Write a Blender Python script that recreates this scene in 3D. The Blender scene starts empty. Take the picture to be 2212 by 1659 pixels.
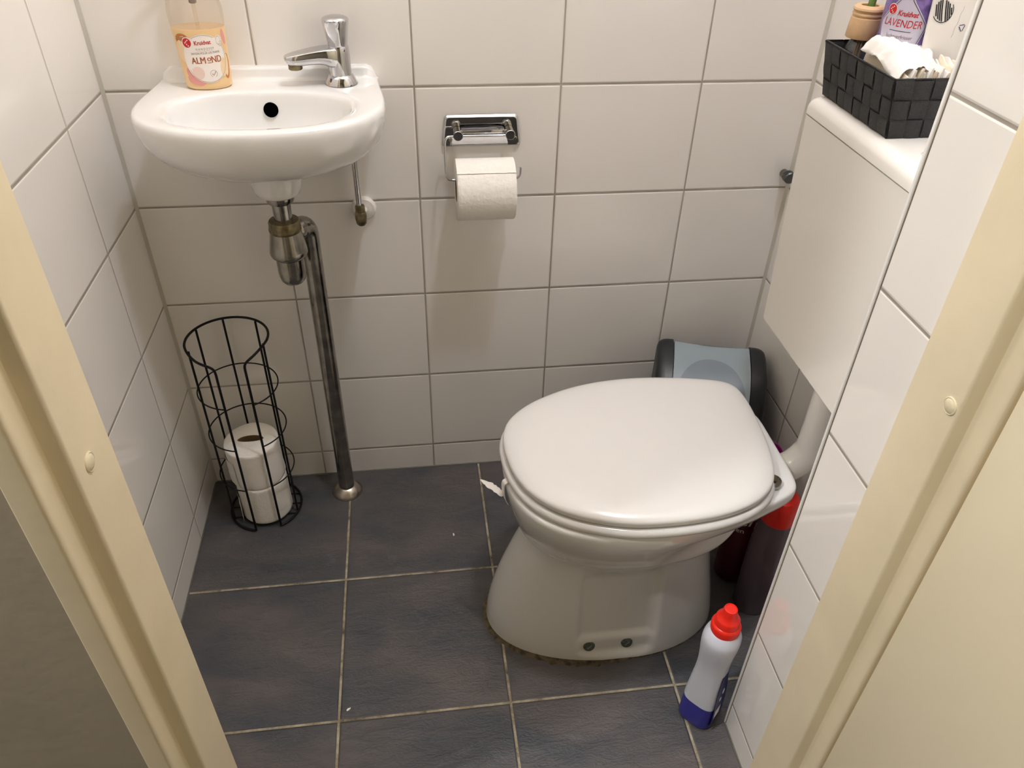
import bpy, bmesh, math, random
from mathutils import Vector, Matrix, noise
random.seed(7)
C = bpy.context.scene.collection
scene = bpy.context.scene
PI = math.pi
R = math.radians

# ------------------------------------------------------------------ camera, light, exposure
cam_d = bpy.data.cameras.new('camera'); cam = bpy.data.objects.new('camera', cam_d); C.objects.link(cam)
cam.location = (0.48096, -1.34287, 1.26464)
cam.rotation_euler = (0.91854, -0.02153, -0.12779)
cam_d.sensor_fit = 'HORIZONTAL'; cam_d.sensor_width = 36.0
cam_d.lens = 1676.6386 / 2212 * 36.0
cam_d.clip_start = 0.02; cam_d.clip_end = 50
scene.camera = cam

w = bpy.data.worlds.new('world'); scene.world = w; w.use_nodes = True
w.node_tree.nodes['Background'].inputs[0].default_value = (1.0, 0.98, 0.96, 1)
w.node_tree.nodes['Background'].inputs[1].default_value = 0.34

def area(name, loc, power, size, color=(1, 0.9, 0.78), rot=(0, 0, 0), shape='DISK'):
    l = bpy.data.lights.new(name, 'AREA'); l.shape = shape; l.size = size; l.energy = power; l.color = color
    o = bpy.data.objects.new(name, l); C.objects.link(o); o.location = loc; o.rotation_euler = rot
    return o
LAMP = (0.86, -0.66, 2.64)
_l = bpy.data.lights.new('toilet_lamp_light', 'POINT'); _l.energy = 30.0; _l.shadow_soft_size = 0.05; _l.color = (1, 1.035, 1.18)
_o = bpy.data.objects.new('toilet_lamp_light', _l); C.objects.link(_o); _o.location = (LAMP[0], LAMP[1], LAMP[2] - 0.07)
HALL = (-0.62, -1.28, 2.64)
area('hall_lamp_light', (HALL[0], HALL[1], HALL[2] - 0.062), 40.0, 0.14, (1, 1.0, 1.0))

vs = scene.view_settings
scene.display_settings.display_device = 'sRGB'
vs.view_transform = 'Standard'; vs.look = 'None'; vs.gamma = 1.0; vs.exposure = 0.05; vs.use_curve_mapping = False
try:
    scene.cycles.max_bounces = 10; scene.cycles.diffuse_bounces = 6; scene.cycles.glossy_bounces = 5
    scene.cycles.transparent_max_bounces = 12; scene.cycles.use_denoising = True
    scene.cycles.caustics_reflective = False; scene.cycles.caustics_refractive = False
except Exception:
    pass

# ------------------------------------------------------------------ materials
def lin(c):
    return tuple(((v / 255 + 0.055) / 1.055) ** 2.4 if v / 255 > 0.04045 else v / 255 / 12.92 for v in c)
def mat(name, rgb, rough=0.5, metal=0.0, coat=0.0, spec=0.5, bump=0.0, bscale=60, noise_amt=0.0, nscale=8, sss=0.0, trans=0.0, rough_var=0.0):
    m = bpy.data.materials.new(name); m.use_nodes = True
    nt = m.node_tree; b = nt.nodes['Principled BSDF']
    col = lin(rgb)
    b.inputs['Base Color'].default_value = (*col, 1)
    b.inputs['Roughness'].default_value = rough
    b.inputs['Metallic'].default_value = metal
    b.inputs['Coat Weight'].default_value = coat
    b.inputs['Coat Roughness'].default_value = 0.05
    b.inputs['Specular IOR Level'].default_value = spec
    b.inputs['Transmission Weight'].default_value = trans
    if sss:
        b.inputs['Subsurface Weight'].default_value = sss
        b.inputs['Subsurface Radius'].default_value = (0.01, 0.008, 0.006)
        b.inputs['Subsurface Scale'].default_value = 1.0
    tc = nt.nodes.new('ShaderNodeTexCoord')
    if noise_amt > 0 or rough_var > 0:
        n = nt.nodes.new('ShaderNodeTexNoise'); n.inputs['Scale'].default_value = nscale; n.inputs['Detail'].default_value = 6
        nt.links.new(tc.outputs['Object'], n.inputs['Vector'])
    if noise_amt > 0:
        r = nt.nodes.new('ShaderNodeValToRGB')
        r.color_ramp.elements[0].position = 0.35; r.color_ramp.elements[1].position = 0.65
        r.color_ramp.elements[0].color = (*[max(0, v * (1 - noise_amt)) for v in col], 1)
        r.color_ramp.elements[1].color = (*[min(1, v * (1 + noise_amt)) for v in col], 1)
        nt.links.new(n.outputs['Fac'], r.inputs['Fac']); nt.links.new(r.outputs['Color'], b.inputs['Base Color'])
    if rough_var > 0:
        mr = nt.nodes.new('ShaderNodeMapRange'); mr.inputs[1].default_value = 0.3; mr.inputs[2].default_value = 0.7
        mr.inputs[3].default_value = max(0, rough - rough_var); mr.inputs[4].default_value = min(1, rough + rough_var)
        nt.links.new(n.outputs['Fac'], mr.inputs[0]); nt.links.new(mr.outputs[0], b.inputs['Roughness'])
    if bump > 0:
        n2 = nt.nodes.new('ShaderNodeTexNoise'); n2.inputs['Scale'].default_value = bscale; n2.inputs['Detail'].default_value = 3
        nt.links.new(tc.outputs['Object'], n2.inputs['Vector'])
        bp = nt.nodes.new('ShaderNodeBump'); bp.inputs['Strength'].default_value = bump; bp.inputs['Distance'].default_value = 0.002
        nt.links.new(n2.outputs['Fac'], bp.inputs['Height']); nt.links.new(bp.outputs['Normal'], b.inputs['Normal'])
    return m

def math_node(nt, op, a, b=None, clamp=False):
    n = nt.nodes.new('ShaderNodeMath'); n.operation = op; n.use_clamp = clamp
    for i, v in enumerate((a, b)):
        if v is None: continue
        if isinstance(v, (int, float)): n.inputs[i].default_value = v
        else: nt.links.new(v, n.inputs[i])
    return n.outputs[0]

def line_dist(nt, coord, off, per):
    # distance to the nearest joint line  off + k*per
    a = math_node(nt, 'SUBTRACT', coord, off - per * 40)
    a = math_node(nt, 'MODULO', a, per)
    b = math_node(nt, 'SUBTRACT', per, a)
    return math_node(nt, 'MINIMUM', a, b)

def wall_tiles(name, axis, u_off, z_off, u_per=0.25, z_per=0.19986, base=(241, 237, 231), edges=(), half_u=0.0015, half_z=0.0017, edge_w=0.0035, edge_col=(188, 183, 168)):
    """white glazed wall tiles with thin grey joints; edges = coordinates along the axis where the corner sealant runs"""
    m = bpy.data.materials.new(name); m.use_nodes = True; nt = m.node_tree; b = nt.nodes['Principled BSDF']
    tc = nt.nodes.new('ShaderNodeTexCoord'); sp = nt.nodes.new('ShaderNodeSeparateXYZ'); nt.links.new(tc.outputs['Object'], sp.inputs[0])
    u = sp.outputs[axis]; z = sp.outputs['Z']
    dz = line_dist(nt, z, z_off, z_per)
    gz = math_node(nt, 'LESS_THAN', dz, half_z)
    if u_off is not None:
        du = line_dist(nt, u, u_off, u_per)
        gu = math_node(nt, 'LESS_THAN', du, half_u)
        g = math_node(nt, 'MAXIMUM', gz, gu); d = math_node(nt, 'MINIMUM', du, dz)
    else:
        g = gz; d = dz
    # grime varies along the joints
    n = nt.nodes.new('ShaderNodeTexNoise'); n.inputs['Scale'].default_value = 9; n.inputs['Detail'].default_value = 4
    nt.links.new(tc.outputs['Object'], n.inputs['Vector'])
    gr = nt.nodes.new('ShaderNodeValToRGB')
    gr.color_ramp.elements[0].position = 0.35; gr.color_ramp.elements[0].color = (*lin((156, 148, 136)), 1)
    gr.color_ramp.elements[1].position = 0.65; gr.color_ramp.elements[1].color = (*lin((180, 172, 160)), 1)
    nt.links.new(n.outputs['Fac'], gr.inputs['Fac'])
    n3 = nt.nodes.new('ShaderNodeTexNoise'); n3.inputs['Scale'].default_value = 2.2; n3.inputs['Detail'].default_value = 2
    nt.links.new(tc.outputs['Object'], n3.inputs['Vector'])
    tr = nt.nodes.new('ShaderNodeValToRGB')
    tr.color_ramp.elements[0].position = 0.3; tr.color_ramp.elements[0].color = (*lin(tuple(c - 3 for c in base)), 1)
    tr.color_ramp.elements[1].position = 0.7; tr.color_ramp.elements[1].color = (*lin(tuple(c + 3 for c in base)), 1)
    nt.links.new(n3.outputs['Fac'], tr.inputs['Fac'])
    mx = nt.nodes.new('ShaderNodeMix'); mx.data_type = 'RGBA'
    nt.links.new(g, mx.inputs[0]); nt.links.new(tr.outputs['Color'], mx.inputs[6]); nt.links.new(gr.outputs['Color'], mx.inputs[7])
    col = mx.outputs[2]; gall = g
    for e in edges:
        de = math_node(nt, 'ABSOLUTE', math_node(nt, 'SUBTRACT', u, e))
        ge = math_node(nt, 'LESS_THAN', de, edge_w)
        m2 = nt.nodes.new('ShaderNodeMix'); m2.data_type = 'RGBA'; nt.links.new(ge, m2.inputs[0]); nt.links.new(col, m2.inputs[6])
        m2.inputs[7].default_value = (*lin(edge_col), 1); col = m2.outputs[2]
        gall = math_node(nt, 'MAXIMUM', gall, ge)
    nt.links.new(col, b.inputs['Base Color'])
    rr = nt.nodes.new('ShaderNodeMapRange'); rr.inputs[3].default_value = 0.05; rr.inputs[4].default_value = 0.7
    nt.links.new(gall, rr.inputs[0]); nt.links.new(rr.outputs[0], b.inputs['Roughness'])
    # bevelled tile edge + gentle orange peel
    h = nt.nodes.new('ShaderNodeMapRange'); h.interpolation_type = 'SMOOTHSTEP'
    h.inputs[1].default_value = 0.0006; h.inputs[2].default_value = 0.0042; h.inputs[3].default_value = 0; h.inputs[4].default_value = 1
    nt.links.new(d, h.inputs[0])
    n2 = nt.nodes.new('ShaderNodeTexNoise'); n2.inputs['Scale'].default_value = 45; n2.inputs['Detail'].default_value = 2
    nt.links.new(tc.outputs['Object'], n2.inputs['Vector'])
    hh = math_node(nt, 'ADD', h.outputs[0], math_node(nt, 'MULTIPLY', n2.outputs['Fac'], 0.05))
    bp = nt.nodes.new('ShaderNodeBump'); bp.inputs['Strength'].default_value = 1.0; bp.inputs['Distance'].default_value = 0.0009
    nt.links.new(hh, bp.inputs['Height']); nt.links.new(bp.outputs['Normal'], b.inputs['Normal'])
    b.inputs['Specular IOR Level'].default_value = 0.55
    return m

def floor_tiles():
    m = bpy.data.materials.new('slate floor tiles'); m.use_nodes = True; nt = m.node_tree; b = nt.nodes['Principled BSDF']
    tc = nt.nodes.new('ShaderNodeTexCoord'); sp = nt.nodes.new('ShaderNodeSeparateXYZ'); nt.links.new(tc.outputs['Object'], sp.inputs[0])
    du = line_dist(nt, sp.outputs['X'], 0.30497, 0.29525); dv = line_dist(nt, sp.outputs['Y'], -0.31248, 0.30011)
    du = math_node(nt, 'ADD', du, math_node(nt, 'LESS_THAN', sp.outputs['X'], 0.05)); dv = math_node(nt, 'ADD', dv, math_node(nt, 'GREATER_THAN', sp.outputs['Y'], -0.05))
    d = math_node(nt, 'MINIMUM', du, dv)
    # wobble of the joint edge
    nw = nt.nodes.new('ShaderNodeTexNoise'); nw.inputs['Scale'].default_value = 70; nt.links.new(tc.outputs['Object'], nw.inputs['Vector'])
    d2 = math_node(nt, 'ADD', d, math_node(nt, 'MULTIPLY', math_node(nt, 'SUBTRACT', nw.outputs['Fac'], 0.5), 0.0012))
    g = math_node(nt, 'LESS_THAN', d2, 0.0021)
    # tile colour: blue-grey slate with brown clouds
    mp = nt.nodes.new('ShaderNodeMapping'); mp.inputs['Scale'].default_value = (1, 2.2, 1); nt.links.new(tc.outputs['Object'], mp.inputs[0])
    n1 = nt.nodes.new('ShaderNodeTexNoise'); n1.inputs['Scale'].default_value = 5; n1.inputs['Detail'].default_value = 9; n1.inputs['Distortion'].default_value = 0.6
    nt.links.new(mp.outputs[0], n1.inputs['Vector'])
    cr = nt.nodes.new('ShaderNodeValToRGB'); e = cr.color_ramp.elements
    e[0].position = 0.36; e[0].color = (*lin((62, 64, 68)), 1); e[1].position = 0.66; e[1].color = (*lin((90, 84, 82)), 1)
    x = e.new(0.5); x.color = (*lin((77, 74, 74)), 1)
    nt.links.new(n1.outputs['Fac'], cr.inputs['Fac'])
    # pale dust scuffs
    n4 = nt.nodes.new('ShaderNodeTexNoise'); n4.inputs['Scale'].default_value = 14; n4.inputs['Detail'].default_value = 12; n4.inputs['Roughness'].default_value = 0.7
    nt.links.new(tc.outputs['Object'], n4.inputs['Vector'])
    sr = nt.nodes.new('ShaderNodeMapRange'); sr.inputs[1].default_value = 0.60; sr.inputs[2].default_value = 0.78; sr.inputs[4].default_value = 0.40; sr.clamp = True
    nt.links.new(n4.outputs['Fac'], sr.inputs[0])
    m1 = nt.nodes.new('ShaderNodeMix'); m1.data_type = 'RGBA'; nt.links.new(sr.outputs[0], m1.inputs[0]); nt.links.new(cr.outputs[0], m1.inputs[6]); m1.inputs[7].default_value = (*lin((135, 132, 130)), 1)
    # joints: beige with black specks of dirt
    n5 = nt.nodes.new('ShaderNodeTexNoise'); n5.inputs['Scale'].default_value = 22; n5.inputs['Detail'].default_value = 8; n5.inputs['Roughness'].default_value = 0.7
    nt.links.new(tc.outputs['Object'], n5.inputs['Vector'])
    jr = nt.nodes.new('ShaderNodeValToRGB'); e = jr.color_ramp.elements
    e[0].position = 0.36; e[0].color = (*lin((72, 62, 48)), 1); e[1].position = 0.62; e[1].color = (*lin((182, 173, 150)), 1)
    x = e.new(0.45); x.color = (*lin((142, 130, 106)), 1)
    nt.links.new(n5.outputs['Fac'], jr.inputs['Fac'])
    m2 = nt.nodes.new('ShaderNodeMix'); m2.data_type = 'RGBA'; nt.links.new(g, m2.inputs[0]); nt.links.new(m1.outputs[2], m2.inputs[6]); nt.links.new(jr.outputs[0], m2.inputs[7])
    nt.links.new(m2.outputs[2], b.inputs['Base Color'])
    rr = nt.nodes.new('ShaderNodeMapRange'); rr.inputs[3].default_value = 0.46; rr.inputs[4].default_value = 0.85; nt.links.new(g, rr.inputs[0]); nt.links.new(rr.outputs[0], b.inputs['Roughness'])
    # slate relief
    n6 = nt.nodes.new('ShaderNodeTexNoise'); n6.inputs['Scale'].default_value = 26; n6.inputs['Detail'].default_value = 8; n6.inputs['Roughness'].default_value = 0.62; n6.inputs['Distortion'].default_value = 0.8
    nt.links.new(mp.outputs[0], n6.inputs['Vector'])
    v7 = nt.nodes.new('ShaderNodeTexNoise'); v7.inputs['Scale'].default_value = 160; v7.inputs['Detail'].default_value = 4
    nt.links.new(mp.outputs[0], v7.inputs['Vector'])
    h = nt.nodes.new('ShaderNodeMapRange'); h.interpolation_type = 'SMOOTHSTEP'; h.inputs[1].default_value = 0.0012; h.inputs[2].default_value = 0.005
    nt.links.new(d2, h.inputs[0])
    hh = math_node(nt, 'ADD', math_node(nt, 'MULTIPLY', n6.outputs['Fac'], 1.0), math_node(nt, 'MULTIPLY', v7.outputs['Fac'], 0.28))
    hh = math_node(nt, 'ADD', hh, math_node(nt, 'MULTIPLY', h.outputs[0], 0.5))
    bp = nt.nodes.new('ShaderNodeBump'); bp.inputs['Strength'].default_value = 0.9; bp.inputs['Distance'].default_value = 0.0030
    nt.links.new(hh, bp.inputs['Height']); nt.links.new(bp.outputs['Normal'], b.inputs['Normal'])
    return m

def clear(name, rgb, amount=0.9, rough=0.03, gloss=0.12, edge=0.8):
    """thin clear plastic or glass: tinted see-through with a sheen"""
    m = bpy.data.materials.new(name); m.use_nodes = True; nt = m.node_tree
    for n in list(nt.nodes): nt.nodes.remove(n)
    out = nt.nodes.new('ShaderNodeOutputMaterial'); t = nt.nodes.new('ShaderNodeBsdfTransparent'); g = nt.nodes.new('ShaderNodeBsdfGlossy'); dfs = nt.nodes.new('ShaderNodeBsdfDiffuse')
    t.inputs[0].default_value = (*lin(rgb), 1); g.inputs['Roughness'].default_value = rough; dfs.inputs[0].default_value = (*lin(rgb), 1)
    lw = nt.nodes.new('ShaderNodeLayerWeight'); lw.inputs[0].default_value = 0.25
    f = math_node(nt, 'ADD', math_node(nt, 'MULTIPLY', lw.outputs['Fresnel'], edge), gloss * 0.3, True)
    a = nt.nodes.new('ShaderNodeMixShader'); a.inputs[0].default_value = 1 - amount
    nt.links.new(t.outputs[0], a.inputs[1]); nt.links.new(dfs.outputs[0], a.inputs[2])
    bb = nt.nodes.new('ShaderNodeMixShader'); nt.links.new(f, bb.inputs[0]); nt.links.new(a.outputs[0], bb.inputs[1]); nt.links.new(g.outputs[0], bb.inputs[2])
    nt.links.new(bb.outputs[0], out.inputs[0])
    return m

M = {}
M['back'] = wall_tiles('back wall tiles', 'X', 0.24675, 0.06849, edges=(0.0, 1.204))
M['left'] = wall_tiles('left wall tiles', 'Y', -0.17067, 0.06849, edges=(0.0,), half_u=0.0009)
M['right'] = wall_tiles('right wall tiles', 'Y', -0.21721, 0.06849, edges=(0.0,))
M['stub'] = wall_tiles('partition wall tiles', 'Y', None, 0.06069, edges=(-0.6929,), edge_w=0.0010, edge_col=(112, 100, 84))
M['front'] = wall_tiles('front wall tiles', 'X', 0.1, 0.06849)
M['floor'] = floor_tiles()
M['ceil'] = mat('ceiling paint', (225, 220, 212), 0.9, bump=0.2)
M['ceramic'] = mat('white sanitary ceramic', (234, 233, 230), 0.08, coat=0.5, spec=0.55)
M['seatp'] = mat('white seat plastic', (229, 227, 223), 0.17, spec=0.5, bump=0.02, bscale=300)
M['plasticw'] = mat('white plastic', (232, 227, 219), 0.2, spec=0.5)
M['tank'] = mat('glossy cistern plastic', (232, 228, 220), 0.06, spec=0.5)
M['pipew'] = mat('white pipe plastic', (226, 222, 214), 0.22)
M['chrome'] = mat('chrome', (205, 205, 208), 0.05, 1.0)
M['worn'] = mat('worn chrome', (160, 156, 148), 0.16, 1.0, bump=0.06, bscale=120, noise_amt=0.22, nscale=40, rough_var=0.1)
M['brass'] = mat('tarnished brass', (128, 118, 92), 0.4, 1.0, noise_amt=0.35, nscale=90)
M['steelflange'] = mat('satin steel', (190, 182, 172), 0.28, 1.0)
M['darkmetal'] = mat('dark steel', (88, 92, 92), 0.4, 0.9)
M['screwm'] = mat('corroded washer', (104, 112, 104), 0.5, 0.6, noise_amt=0.3, nscale=200)
M['black_wire'] = mat('black coated wire', (14, 12, 13), 0.5, spec=0.3)
M['paper'] = mat('toilet tissue', (240, 235, 226), 0.95, bump=0.5, bscale=240, spec=0.1)
M['paper2'] = mat('embossed tissue', (240, 236, 228), 0.95, bump=0.9, bscale=110, spec=0.1)
M['card'] = mat('cardboard core', (120, 96, 70), 0.9)
M['cream'] = mat('cream gloss paint', (238, 224, 192), 0.35, bump=0.12, bscale=90, noise_amt=0.03, nscale=12)
M['creamdoor'] = mat('cream door paint', (243, 232, 202), 0.4, bump=0.08, bscale=60)
M['dirt'] = mat('rubber buffer', (224, 212, 180), 0.5)
M['hallwall'] = mat('hall wall paint', (170, 160, 140), 0.8, bump=0.2, noise_amt=0.06, nscale=5)
M['hallfloor'] = mat('hall floor', (92, 84, 74), 0.6)
M['binblack'] = mat('black bin plastic', (30, 33, 37), 0.38, bump=0.1, bscale=500)
M['bingrey'] = mat('silver grey bin plastic', (148, 161, 167), 0.36, spec=0.5)
M['binpad'] = mat('dull grey bin plastic', (126, 137, 144), 0.42)
M['weave'] = mat('black woven strap', (38, 37, 38), 0.55, bump=0.8, bscale=900, noise_amt=0.2, nscale=300)
M['wood'] = mat('pale turned wood', (212, 176, 134), 0.5, noise_amt=0.08, nscale=60)
M['green'] = mat('green stem', (108, 140, 72), 0.5, noise_amt=0.2, nscale=80)
M['stick'] = mat('reed sticks', (186, 142, 88), 0.7)
M['glass'] = clear('clear glass', (225, 230, 226), 0.94)
M['oil'] = clear('diffuser oil', (190, 196, 190), 0.75)
M['softclear'] = clear('clear soft plastic', (252, 249, 244), 0.95, 0.12, 0.05, 0.30)
M['soap'] = mat('almond soap', (238, 204, 152), 0.3, sss=0.2)
M['label'] = mat('label paper', (243, 234, 226), 0.4)
M['red'] = mat('logo red', (206, 30, 36), 0.4)
M['textred'] = mat('text red', (196, 40, 44), 0.4)
M['textbrown'] = mat('text brown', (168, 92, 48), 0.4)
M['textgrey'] = mat('text grey', (128, 110, 100), 0.4)
M['dots'] = mat('logo white', (245, 240, 236), 0.4)
M['pink'] = mat('blossom pink', (232, 160, 152), 0.4)
M['pinkpale'] = mat('pale blossom', (240, 212, 200), 0.4)
M['almond'] = mat('almond brown', (190, 122, 64), 0.4, noise_amt=0.15, nscale=200)
M['almondpale'] = mat('pale almond', (240, 212, 172), 0.4)
M['capred'] = mat('red cap plastic', (232, 40, 26), 0.3, spec=0.5)
M['hdpe'] = mat('milky plastic', (206, 208, 218), 0.35, sss=0.25)
M['bluel'] = mat('blue plastic', (52, 50, 142), 0.3, sss=0.1)
M['blued'] = mat('dark blue label', (34, 38, 104), 0.35)
M['purple'] = mat('purple plastic', (150, 26, 120), 0.35)
M['darkbottle'] = mat('dark red bottle', (86, 18, 26), 0.3)
M['lav'] = mat('lavender print', (128, 104, 168), 0.35, noise_amt=0.45, nscale=90)
M['lavlab'] = mat('lavender label', (206, 202, 220), 0.35)
M['bag'] = mat('white packaging film', (240, 236, 230), 0.3, bump=0.25, bscale=40)
M['inkblack'] = mat('black print', (28, 24, 24), 0.5)
M['inkblue'] = mat('blue print', (44, 40, 110), 0.5)
M['pad'] = mat('wrapped pad paper', (246, 240, 232), 0.75, bump=0.3, bscale=90, sss=0.15)
M['pad2'] = mat('wrapped pad cream', (240, 226, 202), 0.75, bump=0.3, bscale=90, sss=0.15)
M['hole'] = mat('dark hole', (4, 4, 4), 0.9, spec=0.0)
M['seal'] = mat('dirty sealant', (84, 73, 54), 0.9, noise_amt=0.6, nscale=90, bump=1.0, bscale=200)
M['silicone'] = mat('grey silicone joint', (100, 98, 88), 0.5, noise_amt=0.12, nscale=30)
M['cornerseal'] = mat('pale grey corner sealant', (196, 192, 180), 0.55, noise_amt=0.05, nscale=12)
M['bead'] = mat('white corner bead', (250, 248, 244), 0.25)
M['lampglass'] = mat('opal lamp glass', (250, 245, 235), 0.4)
_b = M['lampglass'].node_tree.nodes['Principled BSDF']; _b.inputs['Emission Color'].default_value = (1, 0.9, 0.78, 1); _b.inputs['Emission Strength'].default_value = 6

# ------------------------------------------------------------------ mesh helpers
def link(name, bm, m, parent=None, smooth=True, ang=35):
    me = bpy.data.meshes.new(name)
    bmesh.ops.recalc_face_normals(bm, faces=bm.faces)
    bm.to_mesh(me); bm.free()
    for mm in (m if isinstance(m, (list, tuple)) else [m]): me.materials.append(mm)
    if smooth:
        for p in me.polygons: p.use_smooth = True
        me.set_sharp_from_angle(angle=R(ang))
    o = bpy.data.objects.new(name, me); C.objects.link(o)
    if parent:
        o.parent = parent
        o.matrix_parent_inverse = Matrix.Translation(parent.location).inverted() if parent.rotation_euler.z == 0 else parent_matrix(parent).inverted()
    return o
def parent_matrix(p):
    return Matrix.Translation(p.location) @ p.rotation_euler.to_matrix().to_4x4()
def thing(name, label, cat, loc=(0, 0, 0), group=None):
    o = bpy.data.objects.new(name, None); C.objects.link(o); o.location = loc; o.empty_display_size = 0.05
    o['label'] = label; o['category'] = cat
    if group: o['group'] = group
    return o
def tag(o, label, cat, group=None, kind=None):
    o['label'] = label; o['category'] = cat
    if group: o['group'] = group
    if kind: o['kind'] = kind
    return o
def struct(name, bm, m, parent=None, smooth=False, label=None):
    o = link(name, bm, m, parent, smooth)
    if not parent: o['kind'] = 'structure'
    if label: o['label'] = label
    return o

def box(bm, x0, x1, y0, y1, z0, z1, bev=0.0, seg=2, mi=0):
    g = bmesh.ops.create_cube(bm, size=1)
    vs_ = g['verts']
    for v in vs_:
        v.co = Vector(((x0 + x1) / 2 + v.co.x * (x1 - x0), (y0 + y1) / 2 + v.co.y * (y1 - y0), (z0 + z1) / 2 + v.co.z * (z1 - z0)))
    fs = set(f for v in vs_ for f in v.link_faces)
    for f in fs: f.material_index = mi
    if bev > 0:
        es = list(set(e for v in vs_ for e in v.link_edges))
        bmesh.ops.bevel(bm, geom=es, offset=bev, segments=seg, profile=0.5, affect='EDGES')
    return bm
def loft(bm, rings, cap0=True, cap1=True, closed=True, mi=0):
    rows = [[bm.verts.new(p) for p in r] for r in rings]
    n = len(rows[0])
    for a, b in zip(rows, rows[1:]):
        for i in range(n if closed else n - 1):
            j = (i + 1) % n
            try: bm.faces.new((a[i], a[j], b[j], b[i])).material_index = mi
            except ValueError: pass
    if cap0 and closed: bm.faces.new(list(reversed(rows[0]))).material_index = mi
    if cap1 and closed: bm.faces.new(rows[-1]).material_index = mi
    return rows
def lathe(bm, prof, center=(0, 0, 0), axis=(0, 0, 1), n=40, mi=0, cap0=True, cap1=True):
    """prof: list of (radius, height along the axis)"""
    ax = Vector(axis).normalized(); t = Vector((1, 0, 0)) if abs(ax.x) < 0.9 else Vector((0, 1, 0))
    e1 = ax.cross(t).normalized(); e2 = ax.cross(e1); c = Vector(center)
    rings = [[c + ax * h + (e1 * math.cos(2 * PI * i / n) + e2 * math.sin(2 * PI * i / n)) * max(r, 1e-5) for i in range(n)] for r, h in prof]
    loft(bm, rings, cap0, cap1, mi=mi); return bm
def tube(bm, pts, r, n=12, closed=False, mi=0):
    pts = [Vector(p) for p in pts]; N = len(pts); rings = []
    rr = r if isinstance(r, (list, tuple)) else [r] * N
    prev = None
    for i, p in enumerate(pts):
        if closed: t = (pts[(i + 1) % N] - pts[i - 1]).normalized()
        else: t = (pts[min(i + 1, N - 1)] - pts[max(i - 1, 0)]).normalized()
        if prev is None:
            a = Vector((0, 0, 1)) if abs(t.z) < 0.9 else Vector((1, 0, 0)); u = t.cross(a).normalized()
        else:
            u = (prev - t * prev.dot(t)).normalized()
        prev = u; v = t.cross(u)
        rings.append([p + (u * math.cos(2 * PI * k / n) + v * math.sin(2 * PI * k / n)) * rr[i] for k in range(n)])
    if closed:
        rings.append(rings[0]); rows = [[bm.verts.new(p) for p in q] for q in rings[:-1]]
        for a, b in zip(rows, rows[1:] + rows[:1]):
            for i in range(n):
                j = (i + 1) % n; bm.faces.new((a[i], a[j], b[j], b[i])).material_index = mi
    else: loft(bm, rings, mi=mi)
    return bm
def catmull(pts, per=8, closed=False):
    P = [Vector(p) for p in pts]; n = len(P); out = []
    rng = range(n if closed else n - 1)
    for i in rng:
        if closed: a, b, c, d = P[i - 1], P[i], P[(i + 1) % n], P[(i + 2) % n]
        else: a, b, c, d = P[max(i - 1, 0)], P[i], P[i + 1], P[min(i + 2, n - 1)]
        for k in range(per):
            t = k / per
            out.append(0.5 * ((2 * b) + (c - a) * t + (2 * a - 5 * b + 4 * c - d) * t * t + (3 * b - a - 3 * c + d) * t ** 3))
    if not closed: out.append(P[-1])
    return out
def interp(table, x):
    """smooth interpolation of rows (key, v1, v2, ...) sorted by key"""
    t = sorted(table)
    if x <= t[0][0]: return t[0][1:]
    if x >= t[-1][0]: return t[-1][1:]
    for i in range(len(t) - 1):
        if t[i][0] <= x <= t[i + 1][0]:
            f = (x - t[i][0]) / (t[i + 1][0] - t[i][0])
            p0, p1, p2, p3 = t[max(i - 1, 0)], t[i], t[i + 1], t[min(i + 2, len(t) - 1)]
            r = []
            for k in range(1, len(t[0])):
                h = p2[0] - p1[0]
                m1 = (p2[k] - p0[k]) / max(p2[0] - p0[0], 1e-9) * h if i > 0 else (p2[k] - p1[k])
                m2 = (p3[k] - p1[k]) / max(p3[0] - p1[0], 1e-9) * h if i + 2 < len(t) else (p2[k] - p1[k])
                r.append((2 * f ** 3 - 3 * f * f + 1) * p1[k] + (f ** 3 - 2 * f * f + f) * m1 + (-2 * f ** 3 + 3 * f * f) * p2[k] + (f ** 3 - f * f) * m2)
            return tuple(r)
def sstep(a, b, x):
    t = min(1, max(0, (x - a) / (b - a))); return t * t * (3 - 2 * t)
def sup(t, a0, a1, b0, b1, n, xc, yc):
    """point of an egg: a0/a1 extents to -x/+x, b0/b1 to -y/+y, exponent n"""
    c, s = math.cos(t), math.sin(t)
    x = (a1 if c > 0 else a0) * math.copysign(abs(c) ** (2 / n), c); y = (b1 if s > 0 else b0) * math.copysign(abs(s) ** (2 / n), s)
    return xc + x, yc + y

# ------------------------------------------------------------------ printed shapes (thin prints wrapped on a surface by f(s, h) -> point)
def text_mesh(body, size, shear=0.0, bold=0.0):
    cu = bpy.data.curves.new('print', 'FONT'); cu.body = body; cu.size = size; cu.shear = shear; cu.offset = bold
    cu.align_x = 'CENTER'; cu.align_y = 'CENTER'; cu.resolution_u = 3
    o = bpy.data.objects.new('print', cu); C.objects.link(o)
    dg = bpy.context.evaluated_depsgraph_get(); me = bpy.data.meshes.new_from_object(o.evaluated_get(dg))
    vs_ = [(v.co.x, v.co.y) for v in me.vertices]; fs = [tuple(p.vertices) for p in me.polygons]
    bpy.data.objects.remove(o); bpy.data.curves.remove(cu); bpy.data.meshes.remove(me)
    return vs_, fs
def print_text(bm, f, body, s, h, size, ang=0.0, shear=0.0, bold=0.0, mi=0, xs=1.0):
    vs_, fs = text_mesh(body, size, shear, bold)
    ca, sa = math.cos(ang), math.sin(ang)
    V = [bm.verts.new(f(s + (x * xs * ca - y * sa), h + (x * xs * sa + y * ca))) for x, y in vs_]
    for q in fs:
        try: bm.faces.new([V[i] for i in q]).material_index = mi
        except ValueError: pass
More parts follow.
